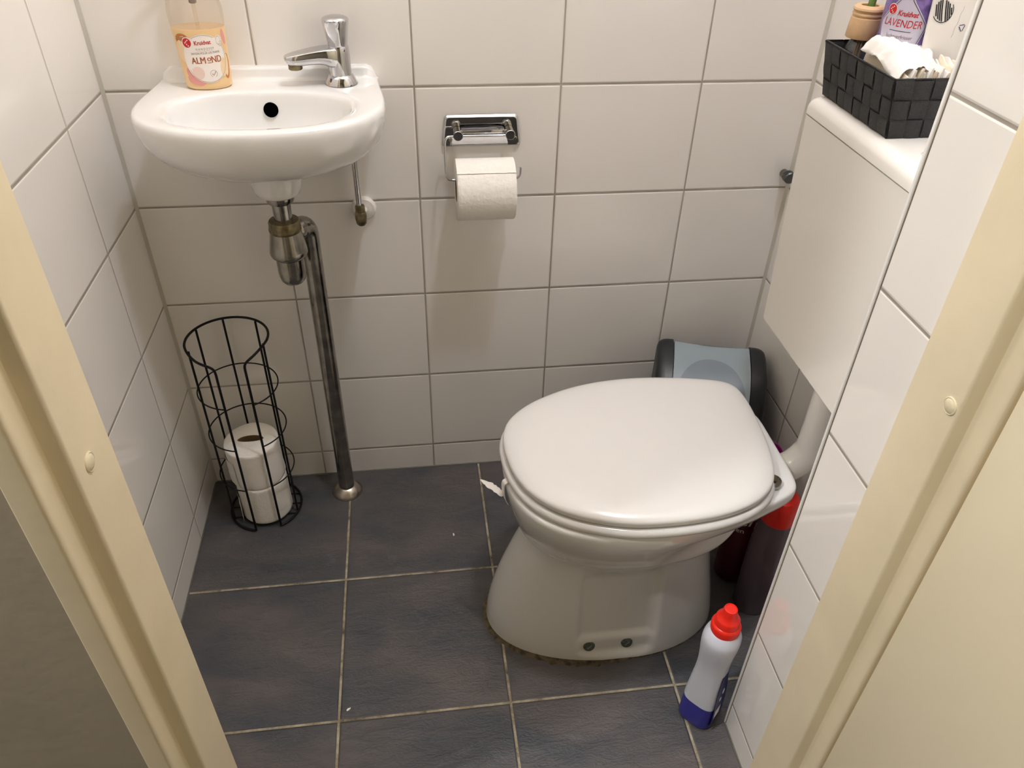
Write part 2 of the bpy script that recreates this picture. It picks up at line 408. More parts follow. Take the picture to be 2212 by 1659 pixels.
def print_ellipse(bm, f, s, h, a, b, n=36, rings=6, mi=0, ang=0.0, inner=0.0, t0=0.0, t1=2 * PI):
    full = abs(t1 - t0 - 2 * PI) < 1e-6
    rows = []
    for k in range(rings + 1):
        q = inner + (1 - inner) * k / rings; q = max(q, 1e-3)
        row = []
        for i in range(n if full else n + 1):
            t = t0 + (t1 - t0) * i / n; x, y = a * q * math.cos(t), b * q * math.sin(t)
            row.append(bm.verts.new(f(s + x * math.cos(ang) - y * math.sin(ang), h + x * math.sin(ang) + y * math.cos(ang))))
        rows.append(row)
    for A, B in zip(rows, rows[1:]):
        for i in range(n):
            j = (i + 1) % n if full else i + 1
            bm.faces.new((A[i], A[j], B[j], B[i])).material_index = mi
def print_line(bm, f, pts, wd, mi=0):
    """a stroke through 2D points"""
    P0 = [Vector((p[0], p[1], 0)) for p in pts]; P = [P0[0]]; L, Rr = [], []
    for a, b in zip(P0, P0[1:]):
        n_ = max(1, int((b - a).length / 0.0014)); P += [a.lerp(b, k / n_) for k in range(1, n_ + 1)]
    for i, p in enumerate(P):
        t = (P[min(i + 1, len(P) - 1)] - P[max(i - 1, 0)]).normalized(); nn = Vector((-t.y, t.x, 0)) * wd / 2
        a, b = p + nn, p - nn; L.append(bm.verts.new(f(a.x, a.y))); Rr.append(bm.verts.new(f(b.x, b.y)))
    for i in range(len(P) - 1): bm.faces.new((L[i], L[i + 1], Rr[i + 1], Rr[i])).material_index = mi
def print_poly(bm, f, pts, mi=0):
    bm.faces.new([bm.verts.new(f(*p)) for p in pts]).material_index = mi
def brand_badge(bm, f, s, h, r, red_i, white_i, ang=0.0, lift=None):
    g = lift or f
    print_ellipse(bm, f, s, h, r, r, mi=red_i, n=28, rings=3)
    for dx, dy in ((0.25, 0.55), (-0.08, 0.28), (-0.36, 0.0), (-0.02, -0.32), (0.3, -0.62)):
        print_ellipse(bm, g, s + dx * r, h + dy * r, r * 0.14, r * 0.14, mi=white_i, n=10, rings=1)

# ------------------------------------------------------------------ the room
XR, XS, YS = 1.2043, 0.9619, -0.6889
YF = -0.7936   # room side of the front wall
H_ = 2.75
bm = bmesh.new(); box(bm, -0.15, 1.35, 0.0, 0.10, -0.02, H_); struct('wall_back', bm, M['back'])
bm = bmesh.new(); box(bm, -0.10, 0.0, YF - 0.09, 0.0, -0.02, H_); struct('wall_left', bm, M['left'])
bm = bmesh.new(); box(bm, XR, XR + 0.1, YS, 0.0, -0.02, H_); struct('wall_right', bm, M['right'])
bm = bmesh.new(); box(bm, XS, XR + 0.1, YF - 0.0001, YS, -0.02, H_); struct('wall_partition', bm, M['stub'])
bm = bmesh.new(); box(bm, -1.9, 2.2, -2.9, 0.0, -0.06, 0.0); struct('floor', bm, M['floor'])
bm = bmesh.new(); box(bm, -0.1, 1.35, -0.88, 0.1, H_, H_ + 0.06); struct('ceiling', bm, M['ceil'])
# front wall with the door opening, seen from the hall
DL, DR, DT = 0.207, 0.955, 2.06
bm = bmesh.new(); box(bm, -1.9, DL - 0.03, -0.8815, YF - 0.0002, 0, H_); struct('wall_front_left', bm, M['hallwall'])
bm = bmesh.new(); box(bm, DR + 0.05, 2.2, -0.8815, YF - 0.0002, 0, H_); struct('wall_front_right', bm, M['hallwall'])
bm = bmesh.new(); box(bm, DL - 0.03, DR + 0.05, -0.8815, YF - 0.0002, DT + 0.03, H_); struct('wall_front_lintel', bm, M['hallwall'])
bm = bmesh.new(); box(bm, -2.0, -1.9, -2.9, -0.79, 0, H_); struct('wall_hall_left', bm, M['hallwall'])
bm = bmesh.new(); box(bm, 2.2, 2.3, -2.9, -0.79, 0, H_); struct('wall_hall_right', bm, M['hallwall'])
bm = bmesh.new(); box(bm, -2.0, 2.3, -3.0, -2.9, 0, H_); struct('wall_hall_back', bm, M['hallwall'])
bm = bmesh.new(); box(bm, -2.0, 2.3, -3.0, -0.885, H_, H_ + 0.06); struct('ceiling_hall', bm, M['ceil'])
# sealant in the corners
bm = bmesh.new()
for a, b in (((0, 0, 0), (XR, 0, 0)), ((0, 0, 0), (0, YF, 0)), ((XR, 0, 0), (XR, YS, 0)), ((XS, YS, 0), (XS, YF, 0)), ((XS, YS, 0), (XR, YS, 0))):
    a, b = Vector(a), Vector(b); tube(bm, [a.lerp(b, k / 20) for k in range(21)], 0.0026, 8)
struct('trim_1', bm, M['silicone'], smooth=True)
bm = bmesh.new()
for cx_, sx_ in ((0.0, 1), (XR, -1)):
    loft(bm, [[(cx_ + sx_ * 0.0002, -0.0052, z), (cx_ + sx_ * 0.0022, -0.0022, z), (cx_ + sx_ * 0.0052, -0.0002, z), (cx_, -0.0002, z)] for z in (0.002, 0.6, 1.2, 1.8, H_ - 0.002)])
struct('trim_3', bm, M['cornerseal'], smooth=True)
# white corner bead on the partition
bm = bmesh.new(); box(bm, XS - 0.0026, XS + 0.006, YS - 0.0030, YS + 0.0012, 0, H_, 0.0016, 3); struct('trim_2', bm, M['bead'], smooth=True)

# steel door frame: profile in plan (x, y), swept up both jambs
def jamb(side):
    s = 1 if side == 'l' else -1
    x0 = DL if side == 'l' else DR
    P = [(-0.052, YF + 0.002), (-0.003, YF + 0.002), (0.0, YF - 0.001), (0.0, -0.8600), (-0.0010, -0.8620), (-0.0032, -0.8633), (-0.0115, -0.8642), (-0.0148, -0.8652), (-0.0166, -0.8675), (-0.0172, -0.8705),
         (-0.0176, -0.8835), (-0.0182, -0.8862), (-0.0198, -0.8880), (-0.0225, -0.8888), (-0.0405, -0.8888), (-0.0420, -0.8876), (-0.0420, -0.872), (-0.052, -0.872)]
    return [(x0 + s * px, py) for px, py in P]
frame = bpy.data.objects.new('door_frame_1', None)
bm = bmesh.new()
for side in 'lr':
    pr_ = jamb(side); rows = [[bm.verts.new((x, y, z)) for x, y in pr_] for z in (0.0, 0.5, 1.0, 1.5, DT + 0.03)]
    n = len(pr_)
    for a, b in zip(rows, rows[1:]):
        for i in range(n):
            j = (i + 1) % n; bm.faces.new((a[i], a[j], b[j], b[i]))
    bm.faces.new(rows[0]); bm.faces.new(rows[-1])
box(bm, DL, DR, -0.865, YF + 0.002, DT, DT + 0.03, 0.001); box(bm, DL - 0.016, DR + 0.016, -0.8885, -0.865, DT + 0.015, DT + 0.05, 0.002)
dfm = struct('door_1', bm, M['cream'], smooth=True)
# rubber buffers on the jambs
for (x, y, z, s) in ((DL, -0.8383, 0.8215, 1), (DR, -0.8513, 0.8297, -1)):
    bm = bmesh.new(); lathe(bm, [(0.0088, 0), (0.0088, 0.0008), (0.0080, 0.0014), (0.0073, 0.0010), (0.0066, 0.0016), (0.004, 0.0024), (0.0001, 0.0028)], (x, y, z), (s, 0, 0), 24)
    link('buffer', bm, M['dirt'], dfm)
# strike plate with its lip in the left rebate
bm = bmesh.new()
pts = []
for k in range(13): pts.append((-0.8870 + 0.011 * math.cos(PI + k * PI / 12), 0.943 + 0.011 * math.sin(PI + k * PI / 12)))
pts += [(-0.8760, 1.09), (-0.8980, 1.09)]
xa = DL - 0.0172
A = [bm.verts.new((xa + 0.0030, y, z)) for y, z in pts]; B = [bm.verts.new((xa - 0.0, y, z)) for y, z in pts]
bm.faces.new(A); bm.faces.new(B[::-1])
for i in range(len(pts)):
    j = (i + 1) % len(pts); bm.faces.new((A[i], A[j], B[j], B[i]))
link('strike_plate', bm, M['darkmetal'], dfm, smooth=False)
# door leaf, standing open to the right
bm = bmesh.new(); box(bm, 0.9745, 1.0125, -0.893 - 0.78, -0.8930, 0.006, DT - 0.004, 0.0025, 2)
dl = struct('door_2', bm, M['creamdoor'], smooth=True)
bm = bmesh.new(); tube(bm, [(0.9745, -1.62, 1.05), (0.93, -1.62, 1.05), (0.926, -1.6, 1.05), (0.926, -1.5, 1.05)], 0.008, 12); lathe(bm, [(0.024, 0), (0.024, 0.006), (0.02, 0.008)], (0.9745, -1.62, 1.05), (-1, 0, 0), 24)
link('door_handle', bm, M['steelflange'], dl)

# ceiling lamps
def ceiling_lamp(loc, label):
    t = thing('ceiling_lamp', label, 'lamp', (loc[0], loc[1], H_))
    bm = bmesh.new(); lathe(bm, [(0.07, 0), (0.07, -0.02), (0.062, -0.03), (0.055, -0.12 + 0.03)], (loc[0], loc[1], H_), n=32); link('lamp_base', bm, M['plasticw'], t)
    bm = bmesh.new(); lathe(bm, [(0.054, 0.0), (0.056, -0.02), (0.05, -0.03), (0.03, -0.034), (0.001, -0.035)], (loc[0], loc[1], H_ - 0.085), n=32); link('lamp_shade', bm, M['lampglass'], t)
    return t
ceiling_lamp(LAMP, 'round white ceiling lamp above the toilet')
ceiling_lamp(HALL, 'round white ceiling lamp in the hall outside the door')

# ------------------------------------------------------------------ hand basin
SX = 0.267
def sink_outline(n=144):
    """plan outline of the rim, as a polar radius around (SX, -0.135)"""
    pts = []
    for i in range(n):
        t = 2 * PI * i / n; c, s = math.cos(t), math.sin(t)
        # D shape: half super-ellipse to the front, nearly straight sides to the wall
        lo, hi = 0.0, 0.4
        for _ in range(30):
            r = (lo + hi) / 2; x = r * c; y = -0.135 + r * s
            if y < -0.135: ins = abs(x / 0.1835) ** 2.15 + abs((y + 0.135) / 0.131) ** 2.15 < 1
            else:
                hw = 0.1835 - 0.0105 * sstep(-0.135, -0.0, y)
                ins = abs(x) < hw and y < -0.0005
            if ins: lo = r
            else: hi = r
        pts.append((r * c, r * s))
    return pts
def smooth_loop(pts, it=2):
    for _ in range(it):
        pts = [((pts[i - 1][0] + 2 * pts[i][0] + pts[(i + 1) % len(pts)][0]) / 4, (pts[i - 1][1] + 2 * pts[i][1] + pts[(i + 1) % len(pts)][1]) / 4) for i in range(len(pts))]
    return pts
basin = thing('wash_basin', 'small white ceramic wash basin mounted on the back wall', 'wash basin', (SX, 0, 0.765))
bm = bmesh.new()
OUT = sink_outline(); n = len(OUT); BC = -0.135
def inner(t, k, dy=0.0):
    x, y = sup(t, 0.136 * k, 0.136 * k, 0.092 * k, 0.074 * k, 2.3, 0, 0)
    return x, y
rings = []
# underside, from the bottom up (s = width scale, front = depth scale)
for z, s, d in ((0.7845, 0.02, 0.50), (0.785, 0.20, 0.56), (0.787, 0.36, 0.64), (0.791, 0.52, 0.73), (0.798, 0.67, 0.815), (0.808, 0.79, 0.88), (0.820, 0.875, 0.93), (0.835, 0.94, 0.968), (0.850, 0.975, 0.988), (0.864, 0.992, 0.998), (0.874, 1.0, 1.0), (0.880, 0.999, 0.9985), (0.8845, 0.992, 0.991), (0.8872, 0.980, 0.978), (0.888, 0.962, 0.958)):
    r = []
    for x, y in OUT:
        Y = BC + y; r.append((SX + x * s, min(Y * d, -0.0005), z))
    rings.append(r)
ts = [math.atan2(y, x) for x, y in OUT]
def in_ring(k, z, zf=0.0, cy=-0.148, cx=0.0):
    r = []
    for (ox, oy), t in zip(OUT, ts):
        x, y = inner(t, k); r.append((SX + cx + x, cy + y, z + zf * (-y)))
    return r
for k, z in ((1.10, 0.8875), (1.03, 0.8862), (1.0, 0.8838), (0.975, 0.879), (0.955, 0.870), (0.925, 0.855), (0.87, 0.838), (0.78, 0.824), (0.64, 0.815), (0.45, 0.810), (0.25, 0.808), (0.10, 0.807)):
    rings.append(in_ring(k, z))
loft(bm, rings)
basin_body = link('basin_bowl', bm, M['ceramic'], basin, ang=60)
bm = bmesh.new(); lathe(bm, [(0.019, 0.8072), (0.0215, 0.8095), (0.020, 0.8112), (0.012, 0.8108), (0.0001, 0.8105)], (SX, -0.148, 0), n=32); link('drain', bm, M['chrome'], basin)
# raised ledge along the wall
bm = bmesh.new()
pts = []
prof = [(0.0, 0.880), (0.0, 0.9062), (-0.010, 0.9066), (-0.0135, 0.9055), (-0.0155, 0.902), (-0.018, 0.894), (-0.023, 0.8885), (-0.030, 0.8868), (-0.030, 0.880)]
rings = []
for i in range(41):
    f = i / 40; e = min(f, 1 - f) * 40
    x = 0.0975 + (0.4385 - 0.0975) * f; q = 1 - max(0, 1 - e / 2.2) ** 2.5
    rings.append([(x, y * (0.55 + 0.45 * q), 0.880 + (z - 0.880) * (0.25 + 0.75 * q)) for y, z in prof])
rows = loft(bm, rings)
link('basin_ledge', bm, M['ceramic'], basin, ang=60)
# drain boss under the bowl
bm = bmesh.new(); lathe(bm, [(0.040, 0.800), (0.040, 0.762), (0.0388, 0.750), (0.035, 0.741), (0.030, 0.7375), (0.001, 0.7372)], (0.268, -0.118, 0), n=40)
link('drain_boss', bm, M['ceramic'], basin, ang=50)
# overflow hole in the back slope of the bowl
bm = bmesh.new(); lathe(bm, [(0.0001, 0.0030), (0.0098, 0.0030), (0.0104, 0.0022), (0.0112, 0.0008), (0.0115, -0.002)], (0.2715, -0.0800, 0.8605), (0.05, -0.93, 0.37), n=32)
ofh = link('overflow_hole', bm, M['hole'], basin); ofh['label'] = 'black round overflow hole'

# ------------------------------------------------------------------ tap
FX, FY, FZ = 0.3818, -0.040, 0.8885
tap = thing('basin_tap', 'chrome pillar tap with a flat spout on the right of the wash basin', 'tap', (FX, FY, FZ))
bm = bmesh.new(); lathe(bm, [(0.0262, 0), (0.0258, 0.002), (0.0215, 0.010), (0.0190, 0.0135), (0.018, 0.014)], (FX, FY, FZ), n=48); link('tap_base', bm, M['chrome'], tap)
bm = bmesh.new()
# body: column that leans into the spout
rings = []
for z, hw, back in ((0.012, 0.0180, 0.0180), (0.022, 0.0178, 0.0178), (0.032, 0.0182, 0.0176), (0.040, 0.0188, 0.0174), (0.048, 0.0185, 0.0170), (0.0545, 0.0178, 0.0166), (0.0565, 0.0165, 0.0155)):
    rings.append([(FX + (hw if math.cos(2 * PI * i / 40) < 0 else back) * math.cos(2 * PI * i / 40), FY + back * math.sin(2 * PI * i / 40), FZ + z) for i in range(40)])
loft(bm, rings); link('tap_body', bm, M['chrome'], tap)
bm = bmesh.new()
SD = Vector((-0.975, -0.22, 0)).normalized(); SN = Vector((-SD.y, SD.x, 0))
rings = []
for d, hw, zt, zb in ((-0.004, 0.0150, 0.0560, 0.022), (0.008, 0.0172, 0.0562, 0.022), (0.016, 0.0178, 0.0560, 0.0255), (0.024, 0.0178, 0.0555, 0.0295), (0.034, 0.0175, 0.0545, 0.0315), (0.046, 0.0168, 0.0530, 0.0315), (0.058, 0.0158, 0.0512, 0.0310), (0.068, 0.0142, 0.0495, 0.0310), (0.076, 0.0118, 0.0480, 0.0320), (0.0815, 0.0082, 0.0465, 0.0355), (0.0840, 0.0035, 0.0450, 0.0395)):
    c = Vector((FX, FY, FZ)) + SD * d; r = []
    for i in range(24):
        t = 2 * PI * i / 24; a = math.copysign(abs(math.cos(t)) ** 0.6, math.cos(t)); b_ = math.sin(t)
        b_ = math.copysign(abs(b_) ** (0.22 if b_ > 0 else 0.9), b_)
        zm = (zt + zb) / 2; r.append(c + SN * hw * a + Vector((0, 0, zm + (zt - zb) / 2 * b_)))
    rings.append(r)
loft(bm, rings); link('spout', bm, M['chrome'], tap, ang=50)
bm = bmesh.new(); lathe(bm, [(0.0108, 0.004), (0.0108, -0.0045), (0.0100, -0.0055), (0.0085, -0.0050), (0.001, -0.0045)], Vector((FX, FY, FZ + 0.0310)) + SD * 0.0685, n=28); link('aerator', bm, M['brass'], tap)
bm = bmesh.new()
rings = []
for z, r_ in ((0.0545, 0.0148), (0.056, 0.0152), (0.070, 0.0172), (0.085, 0.0196), (0.092, 0.0207), (0.0945, 0.0205), (0.0965, 0.0190), (0.0985, 0.0140), (0.0993, 0.0070), (0.0995, 0.0001)):
    rr_ = []
    for i in range(48):
        t = 2 * PI * i / 48; rad = r_
        if 0.055 < z < 0.0925:   # slanting facet towards the camera-left
            tf = -2.2 + (z - 0.055) * 9
            rad = min(r_, r_ * 0.80 / max(0.3, math.cos(t - tf))) if math.cos(t - tf) > 0.3 else r_
        rr_.append((FX + rad * math.cos(t), FY + rad * math.sin(t), FZ + z))
    rings.append(rr_)
loft(bm, rings); link('tap_knob', bm, M['chrome'], tap, ang=40)

# ------------------------------------------------------------------ bottle trap and waste pipe
TX, TY = 0.2690, -0.118
trap = thing('bottle_trap', 'worn chrome bottle trap hanging under the wash basin', 'bottle trap', (TX, TY, 0.575))
bm = bmesh.new(); lathe(bm, [(0.0225, 0.7375), (0.0225, 0.728), (0.0205, 0.724), (0.0155, 0.722), (0.0150, 0.70), (0.0150, 0.685)], (TX, TY, 0), n=36); link('tailpiece', bm, M['worn'], trap)
bm = bmesh.new(); lathe(bm, [(0.016, 0.693), (0.0240, 0.692), (0.0258, 0.689), (0.0258, 0.681), (0.0268, 0.679), (0.0268, 0.674), (0.0255, 0.672), (0.02, 0.671)], (TX, TY, 0), n=36); c_ = link('compression_ring', bm, M['brass'], trap); c_['label'] = 'tarnished greenish brass ring'
bm = bmesh.new(); lathe(bm, [(0.0255, 0.674), (0.0262, 0.670), (0.0312, 0.640), (0.0320, 0.634), (0.0305, 0.629), (0.026, 0.6245), (0.0225, 0.624)], (TX, TY, 0), n=48); link('trap_collar', bm, M['worn'], trap)
bm = bmesh.new(); lathe(bm, [(0.0240, 0.628), (0.0238, 0.600), (0.0230, 0.590), (0.0205, 0.5810), (0.0160, 0.5755), (0.0090, 0.5730), (0.001, 0.5725)], (TX, TY, 0), n=48); link('trap_cup', bm, M['worn'], trap)
PX, PY = 0.2985, -0.061
dirx = Vector((PX - TX, PY - TY, 0)).normalized()
bm = bmesh.new(); lathe(bm, [(0.014, 0.012), (0.0155, 0.022), (0.0190, 0.026), (0.0195, 0.034), (0.0175, 0.037)], (TX, TY, 0.6620), dirx, n=32); link('outlet_nut', bm, M['worn'], trap)
pipe = thing('waste_pipe', 'dull chrome waste pipe running from the bottle trap down into the floor', 'pipe', (PX, PY, 0))
bm = bmesh.new()
pts = [Vector((TX, TY, 0.662)) + dirx * 0.030]
for k in range(0, 9):
    a = k / 8 * PI / 2; pts.append(Vector((PX, PY, 0.635)) + (-dirx) * 0.027 * math.cos(a + 0) * 1.0 + Vector((0, 0, 0.027 * math.sin(a))) if False else Vector((PX, PY, 0)) - dirx * 0.026 * (1 - math.sin(a)) + Vector((0, 0, 0.636 + 0.026 * math.cos(a))))
for z in (0.6, 0.5, 0.4, 0.3, 0.2, 0.1, 0.0): pts.append(Vector((PX, PY, z)))
tube(bm, pts, 0.0168, 28); link('pipe', bm, M['worn'], pipe)
bm = bmesh.new(); lathe(bm, [(0.033, 0.0), (0.033, 0.003), (0.030, 0.008), (0.021, 0.0185), (0.0172, 0.0200), (0.0172, 0.019)], (PX, PY, 0), n=48); link('floor_flange', bm, M['steelflange'], pipe)

# water supply on the wall
sup_ = thing('supply_valve', 'white wall rosette with thin chrome supply pipe behind the right of the basin', 'valve', (0.391, 0, 0.652))
bm = bmesh.new(); lathe(bm, [(0.0225, 0), (0.0222, 0.004), (0.019, 0.0085), (0.012, 0.010), (0.011, 0.0105)], (0.394, 0, 0.655), (0, -1, 0), n=40); link('wall_rosette', bm, M['plasticw'], sup_)
bm = bmesh.new(); tube(bm, [(0.394, 0, 0.655), (0.3925, -0.02, 0.6555), (0.3905, -0.040, 0.656)], 0.0075, 16); link('valve_stub', bm, M['plasticw'], sup_)
bm = bmesh.new(); lathe(bm, [(0.0075, 0.028), (0.0085, 0.026), (0.0085, 0.016), (0.0100, 0.014), (0.0105, 0.004), (0.0090, -0.006), (0.0055, -0.010), (0.001, -0.0105)], (0.390, -0.040, 0.650), n=6 * 4); c_ = link('valve_body', bm, M['brass'], sup_); c_['label'] = 'dull brass valve body'
bm = bmesh.new(); tube(bm, [(0.389, -0.040, 0.672), (0.3885, -0.040, 0.72), (0.388, -0.040, 0.80), (0.388, -0.040, 0.842)], 0.0050, 14); link('supply_pipe', bm, M['chrome'], sup_)

# ------------------------------------------------------------------ soap bottle
BX, BY, BZ = 0.1795, -0.0455, 0.8885
PROF = [(0.0, 0.0315, 0.0205), (0.003, 0.0340, 0.0225), (0.008, 0.0345, 0.0232), (0.03, 0.0355, 0.024), (0.06, 0.0370, 0.0246), (0.09, 0.0386, 0.0252), (0.104, 0.0394, 0.0255), (0.114, 0.0390, 0.0253), (0.124, 0.0370, 0.0245), (0.135, 0.0325, 0.0225), (0.147, 0.0255, 0.0195), (0.158, 0.0175, 0.0160), (0.166, 0.0135, 0.0135), (0.172, 0.0130, 0.0130), (0.185, 0.0130, 0.0130)]
YAW = 0.10
def soap_pt(th, h, k=0.0):
    a, b = interp(PROF, h); x = (a + k) * math.cos(th); y = (b + k) * math.sin(th)
    return Vector((BX + x * math.cos(YAW) - y * math.sin(YAW), BY + x * math.sin(YAW) + y * math.cos(YAW), BZ + h))
def soap_f(k):
    def f(s, h):
        a, b = interp(PROF, max(0.004, h)); th = -PI / 2 + s / (a * 1.0); return soap_pt(th, h, k)
    return f
soap = thing('soap_bottle', 'clear pump bottle of orange almond hand soap standing on the left of the basin', 'soap bottle', (BX, BY, BZ))
def soap_loft(bm, h0, h1, k, n=56, steps=26, mi=0):
    loft(bm, [[soap_pt(2 * PI * i / n, h0 + (h1 - h0) * j / steps, k) for i in range(n)] for j in range(steps + 1)], mi=mi)
bm = bmesh.new(); soap_loft(bm, 0.087, 0.185, 0.0, steps=24); link('bottle_shell', bm, M['softclear'], soap, ang=50)
bm = bmesh.new(); soap_loft(bm, 0.0, 0.0865, 0.0, steps=30); c_ = link('soap_filling', bm, M['soap'], soap, ang=50); c_['label'] = 'pale orange liquid soap inside the bottle'
bm = bmesh.new(); tube(bm, [(BX, BY, BZ + 0.088), (BX, BY, BZ + 0.18)], 0.0028, 10); tube(bm, [(BX, BY, BZ + 0.1225), (BX, BY, BZ + 0.18)], 0.0052, 12); link('dip_tube', bm, M['softclear'], soap)
bm = bmesh.new(); lathe(bm, [(0.0145, 0.183), (0.0150, 0.186), (0.0150, 0.200), (0.012, 0.203), (0.0045, 0.204), (0.0045, 0.222), (0.009, 0.224), (0.0095, 0.236), (0.008, 0.238), (0.001, 0.2385)], (BX, BY, BZ), n=30)
tube(bm, [(BX, BY, BZ + 0.231), (BX - 0.02, BY - 0.012, BZ + 0.231), (BX - 0.034, BY - 0.02, BZ + 0.226)], [0.006, 0.0045, 0.0035], 12); link('pump_head', bm, M['plasticw'], soap)
bm = bmesh.new(); lathe(bm, [(0.0046, 0.1185), (0.0056, 0.1195), (0.0056, 0.1240), (0.0046, 0.1250)], (BX, BY, BZ), n=20); c_ = link('pump_valve', bm, M['textgrey'], soap); c_['label'] = 'greyish pump inlet seen through the bottle'
# printed art and label
art = bmesh.new(); f0, f1, f2, f3 = soap_f(0.0003), soap_f(0.0006), soap_f(0.0009), soap_f(0.0012)
LX, LH = 0.0055, 0.0455
# slots: 0 almond 1 almondpale 2 pink 3 pinkpale 4 dark ink
print_ellipse(art, f0, LX - 0.0325, LH + 0.0275, 0.0125, 0.0085, mi=0, ang=0.1)
print_line(art, f1, [(LX - 0.044, LH + 0.0315), (LX - 0.034, LH + 0.0300), (LX - 0.022, LH + 0.0318)], 0.0006, 4)
print_line(art, f1, [(LX - 0.044, LH + 0.0270), (LX - 0.036, LH + 0.0268), (LX - 0.024, LH + 0.0290)], 0.0004, 4)
print_line(art, f1, [(LX - 0.034, LH + 0.0312), (LX - 0.027, LH + 0.0322)], 0.0009, 3)
print_ellipse(art, soap_f(0.00045), LX - 0.036, LH + 0.011, 0.0095, 0.0155, mi=1, ang=0.12)
print_ellipse(art, f0, LX + 0.0335, LH - 0.014, 0.0075, 0.0185, mi=0, ang=-0.15)
print_ellipse(art, f1, LX + 0.0325, LH - 0.012, 0.0045, 0.016, mi=1, ang=-0.15)
art2 = bmesh.new()
for dx, dy, a, b, g in ((-0.026, -0.028, 0.010, 0.0075, 0.3), (-0.020, -0.033, 0.0095, 0.005, -0.2), (-0.029, -0.021, 0.006, 0.0085, 0.5), (-0.014, -0.0345, 0.007, 0.0045, 0.1), (0.0365, 0.028, 0.0045, 0.0115, 0.2)):
    print_ellipse(art2, f0, LX + dx, LH + dy, a, b, mi=2, ang=g)
for k in range(3): print_line(art2, f1, [(LX - 0.031 + k * 0.004, LH - 0.016 + k * 0.001), (LX - 0.024 + k * 0.002, LH - 0.026)], 0.0004, 4)
_ml = [M['almond'], M['almondpale'], M['pink'], M['pinkpale'], M['textbrown']]
link('printed_almonds', art, _ml, soap, smooth=False); link('printed_blossoms', art2, _ml, soap, smooth=False)
lb = bmesh.new()
# slots: 0 label 1 red 2 white 3 grey 4 brown 5 pinkpale 6 almondpale 7 textred
print_ellipse(lb, f1, LX, LH, 0.0330, 0.0352, n=60, rings=8, mi=0)
print_ellipse(lb, f1, LX - 0.0235, LH + 0.0235, 0.0082, 0.0082, mi=0); print_ellipse(lb, f1, LX + 0.0240, LH + 0.0245, 0.0060, 0.0078, mi=0)
print_ellipse(lb, f2, LX, LH, 0.0318, 0.0340, n=60, rings=1, inner=0.988, mi=3, t0=-2.4, t1=0.6)
print_ellipse(lb, f2, LX, LH, 0.0318, 0.0340, n=40, rings=1, inner=0.988, mi=3, t0=1.05, t1=2.1)
brand_badge(lb, f2, LX - 0.0235, LH + 0.0235, 0.0067, 1, 2, lift=f3)
print_text(lb, f2, 'Kruidvat', LX - 0.0010, LH + 0.0232, 0.0082, 0.04, bold=0.00018, mi=7, xs=0.84)
print_text(lb, f2, 'H A N D Z E E P', LX + 0.0010, LH + 0.0145, 0.0043, 0.03, mi=3, xs=0.86)
print_line(lb, f2, [(LX - 0.011, LH + 0.0115), (LX + 0.001, LH + 0.0118), (LX + 0.014, LH + 0.0121)], 0.00022, 3)
print_text(lb, f2, 'SAVON POUR LES MAINS', LX + 0.0010, LH + 0.0086, 0.0044, 0.03, mi=3, xs=0.86)
for e_ in (-0.00028, 0.0, 0.00028): print_text(lb, soap_f(0.0009 + e_ * 0.05), 'ALM', LX + e_ - 0.0112, LH - 0.0022, 0.0135, 0.03, mi=4, bold=0.0, xs=0.80)
for e_ in (-0.00028, 0.0, 0.00028): print_text(lb, soap_f(0.0009 + e_ * 0.05), 'o', LX + e_ + 0.0040, LH + 0.0004, 0.0110, 0.03, mi=4, bold=0.0)
print_line(lb, f2, [(LX + 0.0012, LH - 0.0056), (LX + 0.0068, LH - 0.0053)], 0.0009, 4)
for e_ in (-0.00028, 0.0, 0.00028): print_text(lb, soap_f(0.0009 + e_ * 0.05), 'ND', LX + e_ + 0.0150, LH - 0.0012, 0.0135, 0.03, mi=4, bold=0.0, xs=0.80)
print_ellipse(lb, f2, LX + 0.0070, LH - 0.0215, 0.0052, 0.0052, rings=1, inner=0.93, mi=3, t0=-1.2, t1=4.2)
print_line(lb, f2, [(LX + 0.0045, LH - 0.0212), (LX + 0.0063, LH - 0.0240), (LX + 0.0103, LH - 0.0185)], 0.0008, 3)
print_ellipse(lb, f2, LX + 0.0235, LH + 0.0248, 0.0040, 0.0062, rings=1, inner=0.93, mi=3, n=28)
print_ellipse(lb, f3, LX + 0.0258, LH + 0.0200, 0.0024, 0.0040, rings=1, inner=0.90, mi=3, n=24, ang=-0.4)
f15 = soap_f(0.00075); print_ellipse(lb, f15, LX - 0.0150, LH - 0.0200, 0.0088, 0.0095, mi=5)
print_ellipse(lb, f15, LX + 0.0250, LH - 0.0140, 0.0055, 0.0140, mi=6, ang=-0.12)
c_ = link('bottle_label', lb, [M['label'], M['red'], M['dots'], M['textgrey'], M['textbrown'], M['pinkpale'], M['almondpale'], M['textred']], soap, smooth=False)
c_['label'] = 'round white label with brown lettering'

